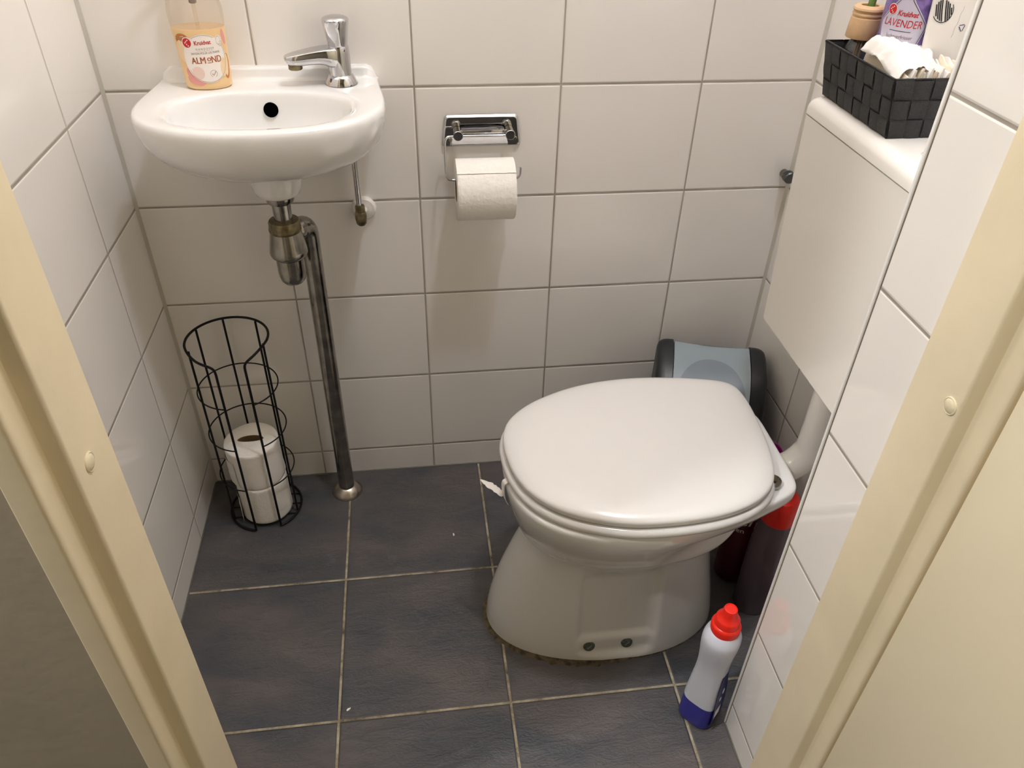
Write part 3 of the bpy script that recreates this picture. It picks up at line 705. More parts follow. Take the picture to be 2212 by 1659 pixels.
# ------------------------------------------------------------------ toilet paper holder and its roll
hold = thing('paper_roll_holder', 'chrome toilet paper holder screwed to the back wall tiles', 'toilet paper holder', (0.609, 0, 0.79))
def trap_(pts): return [(0.60925 + (x - 0.60925) * (1 - 0.10 * (z - 0.7655) / 0.055), y, z) for x, y, z in pts]
bm = bmesh.new()
def rrect(x0, x1, z0, z1, r, y, n=6):
    out = []
    for cx_, cz_, a0 in ((x1 - r, z1 - r, 0), (x0 + r, z1 - r, PI / 2), (x0 + r, z0 + r, PI), (x1 - r, z0 + r, 1.5 * PI)):
        for k in range(n + 1):
            a = a0 + k / n * PI / 2; out.append((cx_ + r * math.cos(a), y, cz_ + r * math.sin(a)))
    return out
loft(bm, [trap_(rrect(0.5395, 0.6790, 0.7655, 0.8205, 0.006, -0.0002)), trap_(rrect(0.5395, 0.6790, 0.7655, 0.8205, 0.006, -0.003)), trap_(rrect(0.5415, 0.6770, 0.7680, 0.8175, 0.005, -0.0062)), trap_(rrect(0.5428, 0.6757, 0.7692, 0.8163, 0.005, -0.0068))])
link('back_plate', bm, M['chrome'], hold, ang=8)
for x in (0.5665, 0.6565):
    bm = bmesh.new(); lathe(bm, [(0.0075, 0), (0.0075, 0.020), (0.0084, 0.021), (0.0084, 0.028), (0.0078, 0.0288), (0.0001, 0.029)], (x, -0.008, 0.7955), (0, -1, 0), n=28); link('post', bm, M['chrome'], hold)
for x in (0.5545, 0.6685):
    bm = bmesh.new(); lathe(bm, [(0.0040, 0), (0.0040, 0.0006), (0.0030, 0.0014), (0.0014, 0.0014), (0.0012, 0.0008), (0.0001, 0.0008)], (x, -0.0068, 0.7790), (0, -1, 0), n=20); link('screw', bm, M['worn'], hold)
bm = bmesh.new(); box(bm, 0.5665, 0.6565, -0.0245, -0.0225, 0.7890, 0.8010, 0.0008); link('cross_bar', bm, M['chrome'], hold)
RY, RZ = -0.0580, 0.7080   # roll axis
bm = bmesh.new()
yw = -0.030
wire = catmull([(0.6600, yw, 0.7930), (0.6100, yw, 0.7930), (0.5560, yw, 0.7930), (0.5475, yw - 0.002, 0.7915), (0.5440, yw - 0.004, 0.7850), (0.5432, yw - 0.010, 0.770), (0.5430, yw - 0.018, 0.750), (0.5432, RY + 0.003, 0.738), (0.5460, RY, 0.7295), (0.5530, RY, 0.7268), (0.5700, RY, 0.7268), (0.6100, RY, 0.7268), (0.6600, RY, 0.7268), (0.6680, RY, 0.7285), (0.6715, RY, 0.7340), (0.6720, RY, 0.7460)], 6)
tube(bm, wire, 0.0021, 12); link('wire_arm', bm, M['chrome'], hold)
roll = thing('toilet_roll', 'white embossed toilet roll hanging on the chrome holder', 'toilet roll', (0.61, RY, RZ), group='toilet rolls')
bm = bmesh.new(); R_O, R_I = 0.0525, 0.0200
X0, X1 = 0.5595, 0.6605
def ring_x(x, r, n=72, wob=0.0): return [(x, RY + r * math.cos(2 * PI * i / n), RZ + (r + wob * noise.noise((i * 0.3, x * 40, 0))) * math.sin(2 * PI * i / n)) for i in range(n)]
loft(bm, [ring_x(X0, R_I), ring_x(X0, R_O - 0.001, wob=0.0006), ring_x(X0 + 0.001, R_O, wob=0.0006)] + [ring_x(X0 + (X1 - X0) * k / 14, R_O, wob=0.0006) for k in range(1, 14)] + [ring_x(X1 - 0.001, R_O, wob=0.0006), ring_x(X1, R_O - 0.001), ring_x(X1, R_I)], False, False)
rb = link('roll_paper', bm, M['paper2'], roll, ang=50)
bm = bmesh.new(); loft(bm, [ring_x(X0 + 0.0004, R_I + 0.0002), ring_x(X0 + 0.0004, R_I - 0.0008), ring_x(X1 - 0.0004, R_I - 0.0008), ring_x(X1 - 0.0004, R_I + 0.0002)], False, False); link('roll_core', bm, M['card'], roll)
# loose last sheet with its torn edge and an embossed cloud
bm = bmesh.new(); ang0, ang1 = R(70), R(128); rows = []
for j in range(17):
    x = X0 + 0.0002 + (X1 - X0 - 0.0004) * j / 16; row = []
    for i in range(19):
        a = ang0 + (ang1 - ang0) * i / 18
        if i == 18: a += 0.02 * (random.random() - 0.5)
        rr_ = R_O + 0.0009 + (0.0006 if i == 18 else 0); row.append(bm.verts.new((x, RY - rr_ * math.sin(a - PI / 2) - 0.0, RZ + rr_ * math.cos(a - PI / 2))))
    rows.append(row)
for a, b in zip(rows, rows[1:]):
    for i in range(18): bm.faces.new((a[i], a[i + 1], b[i + 1], b[i]))
link('loose_sheet', bm, M['paper2'], roll)
bm = bmesh.new()
def roll_f(s, h): # s along x, h = arc downwards negative
    a = h / R_O; return Vector((X0 + s, RY - (R_O + 0.0008) * math.cos(a), RZ + (R_O + 0.0008) * math.sin(a)))
for (cs, ch, r_) in ((0.014, 0.004, 0.004), (0.019, 0.007, 0.005), (0.026, 0.0085, 0.0055), (0.033, 0.008, 0.0055), (0.039, 0.005, 0.0045), (0.035, 0.0, 0.0045), (0.028, -0.001, 0.0048), (0.021, -0.0005, 0.0042), (0.015, 0.0, 0.0035), (0.062, 0.017, 0.004), (0.068, 0.019, 0.0045), (0.075, 0.018, 0.0045), (0.064, -0.012, 0.004), (0.070, -0.010, 0.004), (0.088, 0.018, 0.004), (0.093, -0.018, 0.0045), (0.089, -0.024, 0.004)):
    print_ellipse(bm, roll_f, cs, ch, r_, r_ * 0.8, n=20, rings=1, inner=0.92)
link('embossed_cloud', bm, M['paper'], roll)

# ------------------------------------------------------------------ wire rack with two rolls
KX, KY, KR, KH = 0.125, -0.090, 0.0745, 0.445
rack = thing('toilet_roll_rack', 'tall black wire toilet roll rack standing in the left back corner', 'toilet roll rack', (KX, KY, 0))
def kp(deg, z, r=KR): return Vector((KX + r * math.cos(R(deg)), KY + r * math.sin(R(deg)), z))
ZB = 0.0045
for deg in (105, 52, -18, 210, 150):
    bm = bmesh.new(); tube(bm, [kp(deg, KH - 0.001, KR - 0.0030), kp(deg, 0.2, KR - 0.0030), kp(deg, ZB, KR - 0.0030)], 0.00215, 10); link('upright', bm, M['black_wire'], rack)
# the top ring dips and turns down into the two front uprights
pts = [kp(300, ZB + 0.0), kp(300, 0.1), kp(300, 0.25), kp(300, 0.400), kp(300, 0.420)] + [kp(301.5, 0.4285), kp(306, 0.4335), kp(315, 0.4380), kp(325, 0.4420), kp(336, 0.4445)]
pts += [kp(a, KH) for a in range(348, 560, 8)] + [kp(568, 0.4445), kp(580, 0.4410), kp(592, 0.4370), kp(604, 0.4345), kp(613, 0.4320), kp(618.5, 0.4265), kp(620, 0.416), kp(620, 0.400), kp(620, 0.25), kp(620, 0.1), kp(620, ZB)]
bm = bmesh.new(); tube(bm, catmull(pts, 5), 0.0024, 10); link('top_ring_with_front_uprights', bm, M['black_wire'], rack)
for z in (0.335, 0.2305, 0.1215):
    bm = bmesh.new(); tube(bm, [kp(300 + (320) * k / 60, z, KR + 0.0008) for k in range(61)], 0.00135, 8); link('middle_ring', bm, M['black_wire'], rack)
bm = bmesh.new(); tube(bm, [kp(300 + 320 * k / 60, ZB) for k in range(61)], 0.0024, 10)
for x in (-0.03, 0.0, 0.03):
    yy = math.sqrt(KR ** 2 - x ** 2); tube(bm, [(KX - yy, KY + x, ZB - 0.0018), (KX + yy, KY + x, ZB - 0.0018)], 0.0015, 8)
link('base_ring', bm, M['black_wire'], rack)

def make_roll(name, label, cx_, cy_, z0, r, h, tilt, seed, flap):
    t = thing(name, label, 'toilet roll', (cx_, cy_, z0), group='toilet rolls')
    rnd = random.Random(seed); bm = bmesh.new(); n_ = 72
    T = Matrix.Translation((cx_, cy_, z0)) @ Matrix.Rotation(tilt[0], 4, 'X') @ Matrix.Rotation(tilt[1], 4, 'Y')
    def rg(rad, z, wob=0.0012):
        return [T @ Vector(((rad + wob * noise.noise((math.cos(2 * PI * i / n_) * 2 + seed, math.sin(2 * PI * i / n_) * 2, z * 30))) * math.cos(2 * PI * i / n_), (rad + wob * noise.noise((math.cos(2 * PI * i / n_) * 2 + seed, math.sin(2 * PI * i / n_) * 2, z * 30))) * math.sin(2 * PI * i / n_), z)) for i in range(n_)]
    core = []
    for i in range(n_):
        a = 2 * PI * i / n_; x = 0.0260 * math.cos(a); y = 0.0125 * math.sin(a) * (1 if math.sin(a) > 0 else 0.55); core.append((x, y))
    def rc(z, k=1.0): return [T @ Vector((x * k, y * k, z)) for x, y in core]
    loft(bm, [rc(0.0), rg(r - 0.002, 0.0), rg(r, 0.002)] + [rg(r, h * k / 14) for k in range(1, 14)] + [rg(r, h - 0.0018), rg(r - 0.002, h), rg(r * 0.7, h, 0.0), rc(h)], False, False)
    link('roll_paper', bm, M['paper'], t, ang=50)
    bm = bmesh.new(); loft(bm, [rc(h - 0.0002, 1.0), rc(h - 0.0004, 0.95), rc(0.0006, 0.95)], False, True); link('roll_core', bm, M['card'], t)
    if flap:
        bm = bmesh.new(); rows = []
        for j in range(11):
            z = 0.004 + (h - 0.03) * j / 10; row = []
            for i in range(17):
                a = R(flap[0]) + R(flap[1]) * i / 16; rad = r + 0.0012 + (i / 16) ** 2 * flap[2] * (0.6 + 0.4 * (1 - j / 10)) + 0.0008 * noise.noise((i * 0.5, j * 0.6, seed))
                zz = z - (i / 16) ** 2 * 0.006
                row.append(bm.verts.new(T @ Vector((rad * math.cos(a), rad * math.sin(a), zz))))
            rows.append(row)
        for a, b in zip(rows, rows[1:]):
            for i in range(16): bm.faces.new((a[i], a[i + 1], b[i + 1], b[i]))
        link('loose_sheet', bm, M['paper'], t)
    return t
make_roll('toilet_roll', 'lower white toilet roll at the foot of the black wire rack', 0.130, -0.1010, 0.0092, 0.0520, 0.098, (0, 0), 3, (180, 40, 0.006))
make_roll('toilet_roll', 'upper white toilet roll with a flattened core in the black wire rack', 0.1285, -0.0980, 0.1085, 0.0535, 0.096, (R(1.0), R(-1.2)), 9, (230, -62, 0.009))

# ------------------------------------------------------------------ toilet
TYC = -0.424
wc = thing('toilet', 'white floor-standing toilet with its lid closed, pan foot screwed to the floor', 'toilet', (0.80, TYC, 0))
# pan: key z -> front x, back x, half width, exponent
PAN = [(0.000, 0.5765, 1.020, 0.1275, 2.15), (0.010, 0.5775, 1.019, 0.1270, 2.15), (0.030, 0.5795, 1.016, 0.1255, 2.15), (0.070, 0.5870, 1.009, 0.1210, 2.15), (0.120, 0.6010, 0.999, 0.1145, 2.15), (0.170, 0.6190, 0.990, 0.1095, 2.15), (0.215, 0.6370, 0.983, 0.1080, 2.15), (0.238, 0.6440, 0.983, 0.1105, 2.15), (0.2440, 0.6440, 0.985, 0.1125, 2.15)]
BOWL = [(0.2440, 0.6440, 0.990, 0.1140, 2.2), (0.2475, 0.6400, 0.994, 0.1185, 2.2), (0.2600, 0.6330, 1.002, 0.1300, 2.25), (0.2760, 0.6260, 1.003, 0.1400, 2.3), (0.2850, 0.6235, 1.006, 0.1440, 2.3), (0.3050, 0.6175, 1.014, 0.1540, 2.35), (0.3300, 0.6110, 1.034, 0.1640, 2.4), (0.3500, 0.6065, 1.066, 0.1715, 2.4), (0.3600, 0.6045, 1.0735, 0.1745, 2.45), (0.3700, 0.6035, 1.0755, 0.1755, 2.45), (0.3800, 0.6035, 1.0750, 0.1755, 2.45), (0.3845, 0.6060, 1.073, 0.1730, 2.45), (0.3860, 0.6100, 1.068, 0.1680, 2.45)]
N = 240
def pan_ring(z, xf, xb, hw, ex, recess=True, rear=0.0):
    xc = 0.815; r = []
    for i in range(N):
        t = 2 * PI * i / N; x, y = sup(t, xc - xf, xb - xc, hw, hw, ex, xc, 0)
        if rear > 0 and x > xc:   # the rear narrows to a trapezoid deck
            k = (x - xc) / (xb - xc); lim = hw * (1 - (0.31 + 0.30 * (1 - sstep(0.31, 0.362, z))) * sstep(0.15, 1.0, k) * rear); c = math.cos(t)
            s = math.sin(t); kx = min(1, abs(c)) ** 0.26; X = xc + (xb - xc) * kx   # square the rear end off
            Y = math.copysign(abs(s) ** 0.26 * hw * (1 - (0.33 + 0.30 * (1 - sstep(0.31, 0.362, z))) * sstep(0.18, 1.0, kx) * rear), y)
            q = sstep(0.0, 0.35, k) * rear; x = x * (1 - q) + X * q; y = y * (1 - q) + Y * q
        if recess:
            m = sstep(0.7230, 0.7400, x) * (1 - sstep(0.8580, 0.8780, x)) * (1 - sstep(0.190, 0.236, z))
            tgt = hw - 0.0010 - 0.0090 * sstep(0.004, 0.026, z) - 0.0085 * sstep(0.046, 0.062, z)
            if abs(y) > tgt: y = math.copysign(abs(y) * (1 - m) + tgt * m, y)
        r.append((x, TYC + y, z))
    return r
bm = bmesh.new()
rings = []
for k in range(0, 62):
    z = 0.244 * k / 61; rings.append(pan_ring(z, *interp(PAN, z)))
loft(bm, rings, True, False)
rings = [pan_ring(0.2440, *interp(PAN, 0.2440), recess=False)]
for z in (0.2445, 0.246, 0.2475, 0.250, 0.255, 0.262, 0.270, 0.276, 0.280, 0.285, 0.292, 0.300, 0.312, 0.325, 0.34, 0.355, 0.366, 0.373, 0.378, 0.382, 0.3845, 0.386):
    v = interp(BOWL, z); rings.append(pan_ring(z, *v, recess=False, rear=sstep(0.25, 0.33, z)))
loft(bm, rings, False, True)
bmesh.ops.remove_doubles(bm, verts=bm.verts, dist=0.00005)
pan = link('toilet_pan', bm, M['ceramic'], wc, ang=50)
# foot screws on the near side
for x in (0.752, 0.822):
    bm = bmesh.new(); c = Vector((x, TYC - 0.1150, 0.0345)); ax = Vector((0, -0.93, 0.37))
    lathe(bm, [(0.0105, -0.003), (0.0108, 0.0010), (0.0098, 0.0024), (0.0066, 0.0028), (0.0060, 0.0044), (0.0001, 0.0048)], c, ax, n=28); s_ = link('mounting_screw', bm, M['screwm'], wc); s_['label'] = 'greenish dark washer and screw head'
    bm = bmesh.new(); a2 = ax.normalized(); u = Vector((1, 0, 0)); v = a2.cross(u)
    d = (u * 0.8 + v * 0.6); e = a2.cross(d); p = c + a2 * 0.0047
    A = [p + d * 0.0050 + e * 0.0009, p - d * 0.0050 + e * 0.0009, p - d * 0.0050 - e * 0.0009, p + d * 0.0050 - e * 0.0009]
    loft(bm, [[q for q in A], [q + a2 * 0.0006 for q in A]]); link('screw_slot', bm, M['steelflange'], s_)
# lid outline measured round the rim
LID = [(0.6060, -0.400), (0.6110, -0.370), (0.6230, -0.342), (0.6540, -0.310), (0.6960, -0.285), (0.7480, -0.2640), (0.8040, -0.2525), (0.8550, -0.2490), (0.9070, -0.2515), (0.9700, -0.2610), (1.0150, -0.2720), (1.0370, -0.2850), (1.0465, -0.3080), (1.0490, -0.350), (1.0455, -0.406), (1.0400, -0.455), (1.0310, -0.496), (1.0190, -0.528), (1.0010, -0.551), (0.9720, -0.573), (0.9250, -0.5900), (0.8657, -0.5980), (0.8100, -0.5985), (0.7618, -0.5940), (0.6980, -0.5720), (0.6540, -0.542), (0.6250, -0.502), (0.6100, -0.455)]
lidp = [(p.x, p.y) for p in catmull([(x, y, 0) for x, y in LID], 5, True)]
lidp = smooth_loop(lidp, 6)
LCX, LCY = 0.835, -0.424
def scaled(k, z, off=0.0, grow=0.0, xmax=None):
    r = []
    for x, y in lidp:
        dx, dy = x - LCX, y - LCY; L = math.hypot(dx, dy); s = k + grow / L
        X = LCX + dx * s; Y = LCY + dy * s
        if xmax: X = min(X, xmax)
        r.append((X, Y, z))
    return r
bm = bmesh.new()
dome = lambda k: 0.4235 + 0.0115 * (1 - k ** 2.2)
rings = [scaled(0.97, 0.4062), scaled(1, 0.4064, grow=-0.0015), scaled(1, 0.4080, grow=0.0), scaled(1, 0.4150, grow=0.0004), scaled(1, 0.4172, grow=-0.0004), scaled(1, 0.4192, grow=-0.0022), scaled(1, 0.4212, grow=-0.0060), scaled(1, 0.4236, grow=-0.0120), scaled(1, 0.4257, grow=-0.0200), scaled(1, 0.4273, grow=-0.0300), scaled(1, 0.4284, grow=-0.0420)]
for k in (0.68, 0.56, 0.42, 0.30, 0.18, 0.08, 0.02):
    rings.append(scaled(k, 0.4294 + 0.0028 * (1 - (k / 0.7) ** 2)))
loft(bm, rings); link('lid', bm, M['seatp'], wc, ang=60)
bm = bmesh.new()
rings = [scaled(0.9, 0.3865), scaled(1, 0.3868, grow=0.000), scaled(1, 0.3885, grow=0.0045), scaled(1, 0.3920, grow=0.0062), scaled(1, 0.3965, grow=0.0060), scaled(1, 0.4000, grow=0.0040), scaled(1, 0.4022, grow=0.0005), scaled(1, 0.4030, grow=-0.0050), scaled(0.9, 0.4032)]
rings = [[(min(x, 1.026), y, z) for x, y, z in r] for r in rings]
loft(bm, rings); link('seat', bm, M['seatp'], wc, ang=60)
# hinges
for yy in (-0.5110, -0.345):
    bm = bmesh.new(); lathe(bm, [(0.0135, 0.3855), (0.0140, 0.3875), (0.0140, 0.3945), (0.0130, 0.3975), (0.0105, 0.3990), (0.0100, 0.3980), (0.0001, 0.3980)], (1.0290, yy, 0), n=32)
    h = link('hinge', bm, M['worn'], wc); h['label'] = 'dull metal hinge'
    bm = bmesh.new(); lathe(bm, [(0.0055, 0.398), (0.0055, 0.4005), (0.0001, 0.4008)], (1.0290, yy, 0), n=20); link('hinge_cap', bm, M['brass'], h)
    bm = bmesh.new(); box(bm, 1.022, 1.0335, yy + 0.008, yy + 0.034, 0.391, 0.404, 0.003); link('hinge_arm', bm, M['worn'], h)
# sealant around the foot
bm = bmesh.new(); base = pan_ring(0.0, *interp(PAN, 0.0)); rnd = random.Random(4)
inn, out_, top = [], [], []
for i, p in enumerate(base):
    x, y, z = p; dx, dy = x - 0.815, y - TYC; L = math.hypot(dx, dy); a = math.atan2(dy, dx)
    wgt = 0.0004 + 0.0095 * max(0, math.cos(a - R(-158))) ** 3 + 0.0075 * max(0, math.cos(a - R(-118))) ** 8
    g = wgt * (0.6 + 0.9 * abs(noise.noise((math.cos(a) * 9, math.sin(a) * 9, 2))) + 0.5 * abs(noise.noise((math.cos(a) * 40, math.sin(a) * 40, 5))))
    ux, uy = dx / L, dy / L
    inn.append((x - ux * 0.003, y - uy * 0.003, 0.0026)); top.append((x + ux * g * 0.4, y + uy * g * 0.4, 0.0022)); out_.append((x + ux * (g + 0.0008), y + uy * (g + 0.0008), 0.0003))
loft(bm, [inn, top, out_], False, False); c_ = link('foot_sealant', bm, M['seal'], wc); c_['label'] = 'dirty brown sealant around the foot'

# rim block hanger with its ragged label strip
rim = thing('rim_block_hanger', 'white plastic rim block hanger clipped over the left edge of the toilet pan', 'toilet freshener', (0.612, -0.455, 0.36))
bm = bmesh.new()
pth = [(0.6180, -0.4550, 0.3872), (0.6050, -0.4580, 0.3866), (0.6005, -0.4590, 0.3820), (0.6000, -0.4590, 0.3700), (0.6020, -0.4590, 0.3520), (0.6070, -0.4590, 0.338)]
rows = []
for q in catmull(pth, 4):
    for_ = [q + Vector((-0.0013 * 0, dy * 0.0, 0)) for dy in (0,)]
    wv = Vector((0.25, -0.97, 0)) * 0.0055; nn = Vector((-0.0012, -0.0003, 0.0008))
    rows.append([q + wv, q - wv, q - wv + nn, q + wv + nn])
loft(bm, rows); link('clip', bm, M['plasticw'], rim)
bm = bmesh.new(); rnd = random.Random(11); L_, Rr_ = [], []
p0, p1 = Vector((0.6005, -0.4560, 0.352)), Vector((0.5665, -0.4160, 0.352)); d = (p1 - p0); nrm = Vector((-d.y, d.x, 0)).normalized()
for k in range(15):
    t = k / 14; wd = 0.0120 * math.sin(PI * (0.12 + 0.88 * t)) ** 0.6 + 0.0006; z = 0.003 * math.sin(t * 3)
    c = p0 + d * t + Vector((0, 0, z)); L_.append(c + nrm * (wd * 0.5 + (rnd.random() - 0.5) * 0.0022)); Rr_.append(c - nrm * (wd * 0.5 + (rnd.random() - 0.5) * 0.0022))
loft(bm, [[l, r_, r_ + Vector((0, 0, 0.0006)), l + Vector((0, 0, 0.0006))] for l, r_ in zip(L_, Rr_)]); c_ = link('torn_strip', bm, M['plasticw'], rim, smooth=False); c_['label'] = 'ragged white strip sticking out'

# ------------------------------------------------------------------ cistern and flush pipe
cis = thing('cistern', 'white plastic toilet cistern mounted on the right wall behind the partition', 'cistern', (XR, -0.43, 0.55))
CX0, CY1, CY0 = 1.066, -0.2480, -0.6150
def crect(z, x0, y0, y1, r, ins=0.0, n=7):
    out = []; x1 = XR - 0.001
    x0 += ins; y0 += ins; y1 -= ins
    out.append((x1, y1, z)); 
    for k in range(n + 1):
        a = PI / 2 + k / n * PI / 2; out.append((x0 + r + r * math.cos(a), y1 - r + r * math.sin(a), z))
    for k in range(n + 1):
        a = PI + k / n * PI / 2; out.append((x0 + r + r * math.cos(a), y0 + r + r * math.sin(a), z))
    out.append((x1, y0, z)); return out
bm = bmesh.new()
loft(bm, [crect(0.5520, CX0 + 0.004, CY0 + 0.022, CY1 - 0.022, 0.010, 0.003), crect(0.5545, CX0 + 0.003, CY0 + 0.021, CY1 - 0.021, 0.012), crect(0.70, CX0 + 0.0015, CY0 + 0.012, CY1 - 0.012, 0.012), crect(0.8955, CX0, CY0, CY1, 0.012)])
link('tank', bm, M['tank'], cis, ang=40)
bm = bmesh.new()
rings = [crect(0.8975, CX0 - 0.0008, CY0 - 0.0008, CY1 + 0.0008, 0.013)]
rings.append(crect(0.9080, CX0 - 0.0005, CY0 - 0.0005, CY1 + 0.0005, 0.013))
for k in range(1, 8):
    a = k / 7 * PI / 2; rings.append(crect(0.9080 + 0.0150 * math.sin(a), CX0, CY0, CY1, 0.013, 0.0170 * (1 - math.cos(a))))
rings.append(crect(0.9232, CX0, CY0, CY1, 0.013, 0.03))
loft(bm, rings); link('tank_lid', bm, M['tank'], cis, ang=50)
bm = bmesh.new(); lathe(bm, [(0.0235, 0.9225), (0.0235, 0.9240), (0.0215, 0.9248), (0.0213, 0.9236)], (1.1165, -0.5080, 0), n=40); lathe(bm, [(0.0205, 0.923), (0.0205, 0.9252), (0.019, 0.9262), (0.001, 0.9268)], (1.1165, -0.5080, 0), n=40)
link('flush_button', bm, M['plasticw'], cis)
fp = thing('flush_pipe', 'white plastic flush pipe bending from the cistern into the back of the toilet', 'pipe', (1.132, -0.424, 0.3))
bm = bmesh.new(); pts = [(1.134, -0.424, 0.556), (1.134, -0.424, 0.50), (1.134, -0.424, 0.43)]
for k in range(9):
    a = k / 8 * PI / 2; pts.append((1.134 - 0.055 * (1 - math.cos(a)), -0.424, 0.385 - 0.055 * math.sin(a)))
pts += [(1.06, -0.424, 0.330), (1.045, -0.424, 0.330)]
tube(bm, pts, [0.0215] * 3 + [0.0225, 0.0240, 0.0255] + [0.0262] * 8, 32); link('pipe', bm, M['pipew'], fp)
# small chrome stop valve on the back wall beside the cistern
sv = thing('stop_valve', 'small dull chrome stop valve on the back wall just left of the cistern', 'valve', (1.186, 0, 0.70))
bm = bmesh.new(); lathe(bm, [(0.0085, 0), (0.0085, 0.012), (0.0065, 0.014), (0.0065, 0.020)], (1.1890, 0, 0.6965), (0, -1, 0), n=20); link('valve_stub', bm, M['worn'], sv)
bm = bmesh.new(); lathe(bm, [(0.0095, 0), (0.0112, 0.001), (0.0112, 0.012), (0.0095, 0.014), (0.001, 0.0145)], (1.1880, -0.019, 0.699), (0, -1, 0), n=12); link('valve_knob', bm, M['darkmetal'], sv, ang=20)

# ------------------------------------------------------------------ swing bin
BM_ = Matrix.Translation((1.0660, -0.1260, 0)) @ Matrix.Rotation(R(-16.5), 4, 'Z')
bin_ = thing('waste_bin', 'small black bin with a silver grey swing lid behind the toilet', 'bin', (1.066, -0.126, 0))
def brr(z, hw, hd, r, yo=0.0, n=6):
    out = []
    for cx_, cy_, a0 in ((hw - r, hd - r, 0), (-hw + r, hd - r, PI / 2), (-hw + r, -hd + r, PI), (hw - r, -hd + r, 1.5 * PI)):
        for k in range(n + 1):
            a = a0 + k / n * PI / 2; out.append(BM_ @ Vector((cx_ + r * math.cos(a), cy_ + yo + r * math.sin(a), z)))
    return out
BM_ = Matrix.Translation((1.0685, -0.1260, 0)) @ Matrix.Rotation(R(-16.5), 4, 'Z')
bm = bmesh.new(); loft(bm, [brr(0.0, 0.080, 0.060, 0.02), brr(0.01, 0.084, 0.064, 0.022), brr(0.12, 0.098, 0.071, 0.025), brr(0.235, 0.108, 0.078, 0.028), brr(0.2355, 0.1105, 0.080, 0.028), brr(0.259, 0.1105, 0.080, 0.028)]); link('bin_body', bm, M['binblack'], bin_)
HP = [(-0.0800, 0.246), (-0.0815, 0.256), (-0.0790, 0.272), (-0.0700, 0.292), (-0.0500, 0.312), (-0.0200, 0.328), (0.0150, 0.3380), (0.0450, 0.3425), (0.0600, 0.3420), (0.0700, 0.3370), (0.0770, 0.327), (0.0800, 0.310), (0.0800, 0.246)]
HP = [(p.x, p.y) for p in catmull([(a, b, 0) for a, b in HP], 4)]
def hood(u, grow=0.0, edge=1.0, sag=0.0):
    r = []; sag -= 0.013
    for v, z in HP:
        vv = v * edge; zz = 0.246 + (z - 0.246) * (0.35 + 0.65 * edge) 
        L = math.hypot(v, (z - 0.27)); r.append(BM_ @ Vector((u, vv + grow * v / max(L, 1e-4), zz + grow * (z - 0.27) / max(L, 1e-4) - sag * sstep(0.255, 0.33, z))))
    return r
bm = bmesh.new(); us = [-0.1115, -0.1110, -0.1085, -0.104, -0.098, -0.090, -0.0785, -0.0775]
ed = [0.72, 0.82, 0.905, 0.955, 0.985, 1.0, 1.0, 1.0]
sg = [0, 0, 0, 0, 0, 0, 0, 0.007]
loft(bm, [hood(u, 0, e, g) for u, e, g in zip(us, ed, sg)] + [hood(-u, 0, e, g) for u, e, g in reversed(list(zip(us, ed, sg)))])
link('bin_hood', bm, M['binblack'], bin_, ang=45)
bm = bmesh.new(); n_ = 24; PW = 0.0765
lo, hi = 6, 31
def panel(u, grow):
    c = math.cos(u / PW * PI / 2); full = hood(u, grow, 1.0, 0.0045 + 0.0040 * c); return full[lo:hi]
top_ = [panel(-PW + 2 * PW * k / n_, 0.0045) for k in range(n_ + 1)]; bot_ = [panel(-PW + 2 * PW * k / n_, -0.004) for k in range(n_ + 1)]
loft(bm, [a + b[::-1] for a, b in zip(top_, bot_)]); fl = link('swing_flap', bm, M['bingrey'], bin_, ang=45); fl['label'] = 'silver grey swing flap'
bm = bmesh.new()
m_ = len(HP[lo:hi])
def pad_pt(u, f):  # f 0..1 along the profile
    c = math.cos(u / PW * PI / 2); full = hood(u, 0.0052, 1.0, 0.0045 + 0.0040 * c)[lo:hi]; q = f * (m_ - 1); i = min(int(q), m_ - 2); return full[i].lerp(full[i + 1], q - i)
print_ellipse(bm, lambda s, h: pad_pt(s, min(1, max(0, h))), 0.0, 0.30, 0.0690, 0.44, n=48, rings=10)
for_pad = link('press_pad', bm, M['binpad'], bin_); for_pad['label'] = 'darker grey oval dip in the flap'

# ------------------------------------------------------------------ things stored behind the toilet
cup = thing('purple_cup', 'purple plastic cup standing behind the toilet by the black bin', 'cup', (1.148, -0.272, 0))
bm = bmesh.new(); lathe(bm, [(0.026, 0.0), (0.0275, 0.004), (0.0345, 0.232), (0.0355, 0.2345), (0.0345, 0.2360), (0.0330, 0.2345), (0.0262, 0.006), (0.001, 0.005)], (1.148, -0.272, 0), n=40); link('cup_body', bm, M['purple'], cup)

bt = thing('cleaner_bottle', 'clear bottle with a large red cap standing behind the toilet under the flush pipe', 'bottle', (1.095, -0.456, 0))
bm = bmesh.new(); lathe(bm, [(0.030, 0.0), (0.0330, 0.006), (0.0335, 0.10), (0.0335, 0.17), (0.0320, 0.20), (0.0270, 0.235), (0.0240, 0.250)], (1.095, -0.456, 0), n=36); link('bottle_body', bm, clear('smoky clear plastic', (150, 130, 140), 0.6, 0.1), bt)
bm = bmesh.new(); lathe(bm, [(0.0300, 0.2440), (0.0312, 0.2455), (0.0312, 0.2800), (0.0300, 0.2880), (0.0260, 0.2980), (0.0180, 0.3020), (0.001, 0.3025)], (1.095, -0.456, 0), n=36); c_ = link('bottle_cap', bm, M['capred'], bt); c_['label'] = 'large red screw cap'

